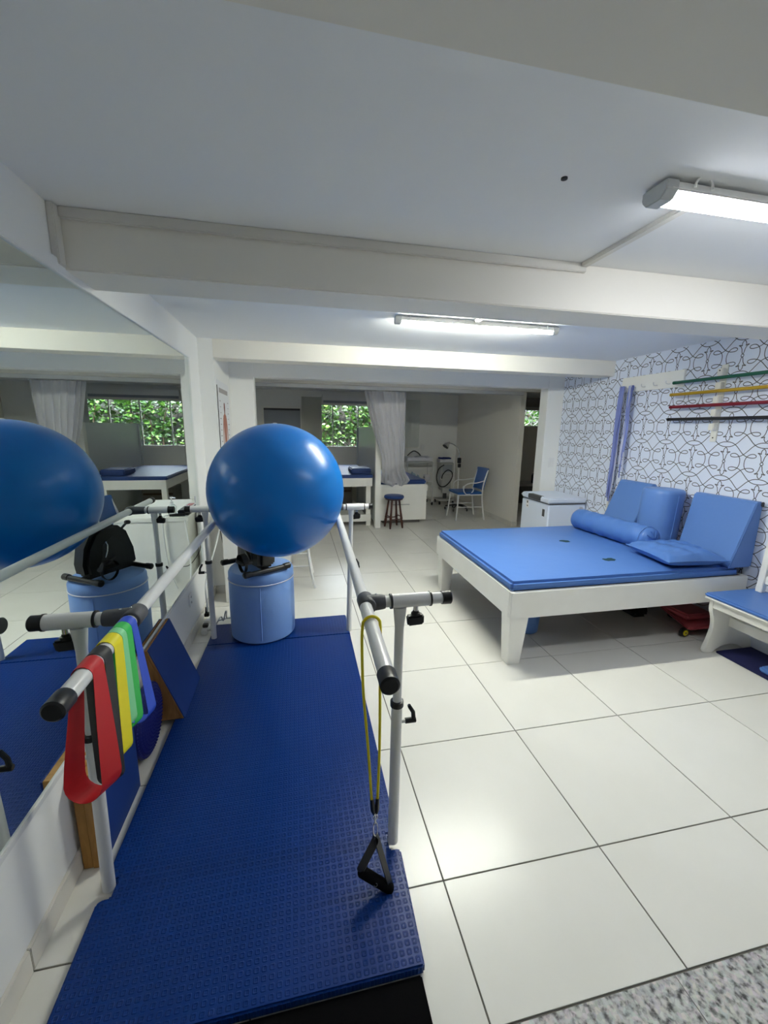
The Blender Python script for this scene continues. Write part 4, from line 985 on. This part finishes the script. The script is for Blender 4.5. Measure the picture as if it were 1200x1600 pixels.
# instrument trolley with towel, bottles, box
tr = thing('instrument_trolley', 'chromed two-tier instrument trolley on casters beside the boxed couch', 'trolley', (2.5, 7.4, 0))
for x in (2.25, 2.77):
    for y in (7.28, 7.62):
        p = MB().tube((x, y, .07), (x, y, .86), .012, seg=10).build('post', 'steel', tr)
        cw = MB().lathe([(.02, -.012), (.035, -.01), (.035, .01), (.02, .012)], (x, y, .036), 16, 'x').build('caster', 'black', tr)
        MB().box(x-.018, x+.018, y-.012, y+.012, .05, .085).build('fork', 'steel', cw)
MB().box(2.24, 2.78, 7.27, 7.63, .845, .862).build('top_shelf', 'steel', tr, bevel=.003)
MB().box(2.24, 2.78, 7.27, 7.63, .478, .495).build('lower_shelf', 'steel', tr, bevel=.003)
MB().path([(2.25, 7.28, .12), (2.25, 7.62, .12)], .009, 8).path([(2.77, 7.28, .12), (2.77, 7.62, .12)], .009, 8).build('base_rail', 'steel', tr)
def folded(name, label, m, x0, x1, y0, y1, z, h, cat='towel', band=None):
    t = thing(name, label, cat, ((x0+x1)/2, (y0+y1)/2, z))
    def g(u, v):
        a = 2*PI*u; cx_, cz_ = math.cos(a), math.sin(a)
        zz = z+h/2+h/2*math.copysign(abs(cz_)**.6, cz_)
        yy = (y0+y1)/2+(y1-y0)/2*math.copysign(abs(cx_)**.5, cx_)
        x = x0+(x1-x0)*v
        k = .12*h*math.sin(17*v+3*cx_)+.08*h*math.sin(31*v)
        return (x, yy, max(z+.001, zz+(k if cz_ > 0 else 0)))
    b = MB().grid(g, 24, 30, wrap=True)
    n = 24; b.f += [tuple(range(n)), tuple(reversed(range(len(b.v)-n, len(b.v))))]
    b.build('fold', m, t, sharp=70)
    b = MB().grid(lambda u, v: (x0+(x1-x0)*(.3+.5*u), y0+(y1-y0)*(.1+.7*v), z+h*(1.08+.10*math.sin(8*u+5*v))), 14, 10)
    b.build('loose_layer', m, t, sharp=70)
    return t
folded('white_towel', 'crumpled white towel lying on top of the instrument trolley', 'towel', 2.25, 2.76, 7.30, 7.58, .8625, .09)
gl = thing('flexible_hose', 'dark flexible hose arched over the towel on the trolley', 'hose', (2.45, 7.62, .9))
MB().path(cr([(2.30, 7.64, .87), (2.36, 7.64, .98), (2.46, 7.64, 1.05), (2.54, 7.64, 1.03), (2.60, 7.62, .97), (2.63, 7.60, .87)], 6), .012, 8).build('hose', 'dgrey', gl)
for i, (x, y, h, rr) in enumerate(((2.37, 7.36, .19, .032), (2.43, 7.42, .15, .035), (2.49, 7.36, .12, .03))):
    b = thing('liquid_bottle', ('tall', 'medium', 'short')[i]+' pale blue bottle on the lower shelf of the instrument trolley', 'bottle', (x, y, .4955), group='bottles on the trolley')
    MB().lathe([(rr*.95, 0), (rr, .006), (rr, h*.65), (rr*.45, h*.82), (rr*.4, h*.88)], (x, y, .496), 18).build('bottle_body', 'bottle', b)
    MB().lathe([(rr*.48, h*.88), (rr*.48, h), (rr*.2, h+.004)], (x, y, .496), 14).build('cap', 'plasticw', b)
pbx = thing('paper_box', 'white paper box at the right end of the trolley lower shelf', 'box', (2.68, 7.4, .4955))
MB().box(2.63, 2.74, 7.33, 7.46, .496, .60).build('carton', 'towel', pbx, bevel=.003)
MB().box(2.628, 2.63, 7.345, 7.445, .53, .565).build('label_strip', 'grey', pbx)
# electrotherapy machine
mc = thing('therapy_machine', 'grey therapy machine on a wheeled column with black hose loops beside the trolley', 'machine', (3.08, 7.4, 0))
MB().box(2.95, 3.22, 7.32, 7.56, .60, .84).build('console', 'devgrey', mc, bevel=.012, seg=3)
MB().box(2.99, 3.18, 7.30, 7.322, .66, .80).build('front_panel', 'grey', mc, bevel=.004)
MB().box(2.99, 3.18, 7.34, 7.54, .28, .60).build('column', 'devgrey', mc, bevel=.01)
MB().box(2.98, 3.16, 7.26, 7.34, .24, .34).build('foot_box', 'devgrey', mc, bevel=.008)
MB().box(2.92, 3.24, 7.28, 7.6, .075, .11).build('base', 'devgrey', mc, bevel=.008)
MB().box(3.06, 3.12, 7.4, 7.46, .11, .28).build('stem', 'dgrey', mc)
for x in (2.94, 3.22):
    for y in (7.3, 7.58): MB().lathe([(.02, -.012), (.036, -.01), (.036, .01), (.02, .012)], (x, y, .037), 16, 'x').build('caster', 'black', mc)
h = MB()
h.path(cr([(3.0, 7.29, .80), (2.88, 7.26, .72), (2.84, 7.25, .55), (2.90, 7.25, .40), (3.02, 7.25, .38), (3.14, 7.25, .50), (3.17, 7.27, .64), (3.08, 7.28, .70), (2.98, 7.27, .62), (2.95, 7.26, .53)], 8), .011, 8)
h.build('hose', 'black', mc)
for x, z in ((2.95, .53), (3.19, .62)): MB().lathe([(.012, -.01), (.018, 0), (.012, .012)], (x, 7.28, z), 12, 'y').build('knob', 'holder', mc)
folded('blue_white_cloth', 'folded white cloth with blue pad on top of the therapy machine', 'towel', 2.93, 3.20, 7.33, 7.54, .8405, .06, 'cloth')
folded('blue_pad', 'crumpled blue cloth lying on the white cloth on the machine', 'bluecloth', 2.95, 3.17, 7.36, 7.52, .908, .03, 'cloth')
# infrared lamp on stand
il = thing('infrared_lamp', 'infrared lamp on gooseneck stand with five wheeled feet beside the divider wall', 'lamp', (3.09, 6.75, 0))
lx, ly = 3.09, 6.75
MB().tube((lx, ly, .10), (lx, ly, .90), .011, seg=12).build('pole', 'whitep', il)
MB().box(lx-.03, lx+.03, ly-.035, ly+.02, .88, .98).build('switch_box', 'black', il, bevel=.006)
MB().box(lx-.02, lx+.03, ly-.03, ly+.02, .80, .87).build('clamp', 'black', il, bevel=.006)
MB().path(cr([(lx, ly, .98), (lx-.0, ly, 1.06), (lx-.05, ly, 1.17), (lx-.14, ly, 1.23), (lx-.21, ly, 1.245)], 6), .009, 8).build('gooseneck', 'chrome', il)
hd = MB().path([(lx-.20, ly, 1.25), (lx-.235, ly-.01, 1.235), (lx-.26, ly-.02, 1.215), (lx-.29, ly-.03, 1.18)], [.02, .026, .05, .062], 20, caps=True)
hd.build('lamp_head', 'chrome', il)
MB().path([(lx-.288, ly-.03, 1.183), (lx-.292, ly-.031, 1.178)], [.056, .056], 20).build('lamp_face', 'black', il)
for i in range(5):
    a = 2*PI*i/5+.3; e = (lx+.22*math.cos(a), ly+.22*math.sin(a))
    MB().path([(lx, ly, .10), (e[0], e[1], .07)], [.016, .010], 8).build('foot', 'black', il)
    MB().lathe([(.014, -.009), (.026, -.008), (.026, .008), (.014, .009)], (e[0], e[1], .027), 12, 'x').build('caster', 'black', il)

# side room counter with items
ct = thing('stone_counter', 'dark stone counter below the small side room window', 'counter', (4.8, 7.4, 0))
MB().box(3.9, 5.99, 7.2, 7.79, .36, .40).build('counter_top', 'stone', ct, bevel=.004)
MB().box(3.95, 5.98, 7.28, 7.79, .0, .36).build('cabinet_base', 'dbrown', ct)
for x in (4.4, 4.95, 5.5): MB().box(x, x+.008, 7.272, 7.28, .03, .34).build('door_gap', 'black', ct)
MB().tube((4.72, 7.27, .2), (4.72, 7.25, .2), .01, seg=8).build('knob', 'steel', ct)
bk = thing('dark_bottle', 'dark blue bottle standing at the left of the side room counter', 'bottle', (4.66, 7.45, .4))
MB().lathe([(.05, 0), (.055, .006), (.055, .12), (.03, .16), (.022, .2)], (4.66, 7.45, .401), 18).build('bottle_body', 'dnavy', bk)
MB().lathe([(.025, .2), (.025, .225), (.01, .23)], (4.66, 7.45, .401), 14).build('cap', 'black', bk)
bk = thing('black_canister', 'small black canister standing at the right of the side room counter', 'canister', (5.06, 7.4, .4))
MB().lathe([(.05, 0), (.055, .006), (.055, .16), (.045, .175)], (5.06, 7.4, .401), 18).build('canister_body', 'black', bk)
MB().lathe([(.047, .175), (.047, .2), (.02, .205)], (5.06, 7.4, .401), 14).build('lid', 'dgrey', bk)

# ---------------------------------------------------------------- garden outside
struct(MB().box(-6, 14, 8.0, 14, -.3, -.02), 'ground_outside', 'soil')
struct(MB().box(-6, 14, 10.6, 10.8, -.02, 2.15), 'garden_wall', 'garden')
def shrub(label, cx, cy, w, d, z0, z1, n, seed, lo=.07, hi=.13):
    rnd = random.Random(seed); t = thing('garden_shrub', label, 'shrub', (cx, cy, 0))
    b = MB()
    for i in range(n):
        z = z0+(z1-z0)*(rnd.random()**.75); x = cx+rnd.uniform(-w, w); y = cy+rnd.uniform(-d, d)*(1 if rnd.random() < .5 else .6)
        L_ = rnd.uniform(lo, hi); W_ = L_*rnd.uniform(.38, .5)
        az = rnd.uniform(0, 2*PI); el = rnd.uniform(-.5, .9); ro = rnd.uniform(-.7, .7)
        di = Vector((math.cos(az)*math.cos(el), math.sin(az)*math.cos(el), math.sin(el)))
        sd = di.cross(Vector((0,0,1))).normalized(); up = sd.cross(di); sd = (math.cos(ro)*sd+math.sin(ro)*up); up = sd.cross(di)
        p = Vector((x, y, z)); c = [p, p+di*L_*.35+sd*W_+up*.012, p+di*L_*.75+sd*W_*.75+up*.008, p+di*L_-up*.01, p+di*L_*.75-sd*W_*.75+up*.008, p+di*L_*.35-sd*W_+up*.012, p+di*L_*.5-up*.004]
        b.add(c, [(0,1,6),(1,2,6),(2,3,6),(3,4,6),(4,5,6),(5,0,6)])
    b.build('foliage', 'leaf', t, kind='stuff', sharp=30)
    for i in range(5):
        x = cx+rnd.uniform(-w*.6, w*.6); P = [(x, cy+rnd.uniform(-.1, .1), -.02)]
        for q in range(1, 6): P.append((P[-1][0]+rnd.uniform(-.12, .12), P[-1][1]+rnd.uniform(-.06, .06), z1*.85*q/5))
        MB().path(cr(P, 4), .014, 7).build('stem', 'bark', t)
shrub('tall leafy shrub outside the left part of the far window', .62, 9.6, .52, .30, 1.15, 2.2, 850, 1)
shrub('tall leafy shrub outside the middle of the far window', 1.88, 9.65, .52, .30, 1.2, 2.2, 820, 2)
shrub('tall leafy shrub outside the right part of the far window', 3.14, 9.6, .52, .30, 1.1, 2.2, 820, 3)
shrub('low thin shrub under the tall ones outside the far window', 1.5, 8.8, 1.5, .14, .5, 1.3, 700, 4, .04, .08)
shrub('leafy shrub outside the small side room window', 5.75, 9.5, .95, .45, 1.0, 2.25, 1200, 5)
shrub('dense shrub row against the garden wall behind the taller shrubs', 1.6, 10.32, 2.3, .09, .9, 2.15, 1500, 7)
shrub('leafy shrub beyond the left end of the far window', -.64, 9.65, .50, .4, .8, 2.2, 600, 6)
blueband()
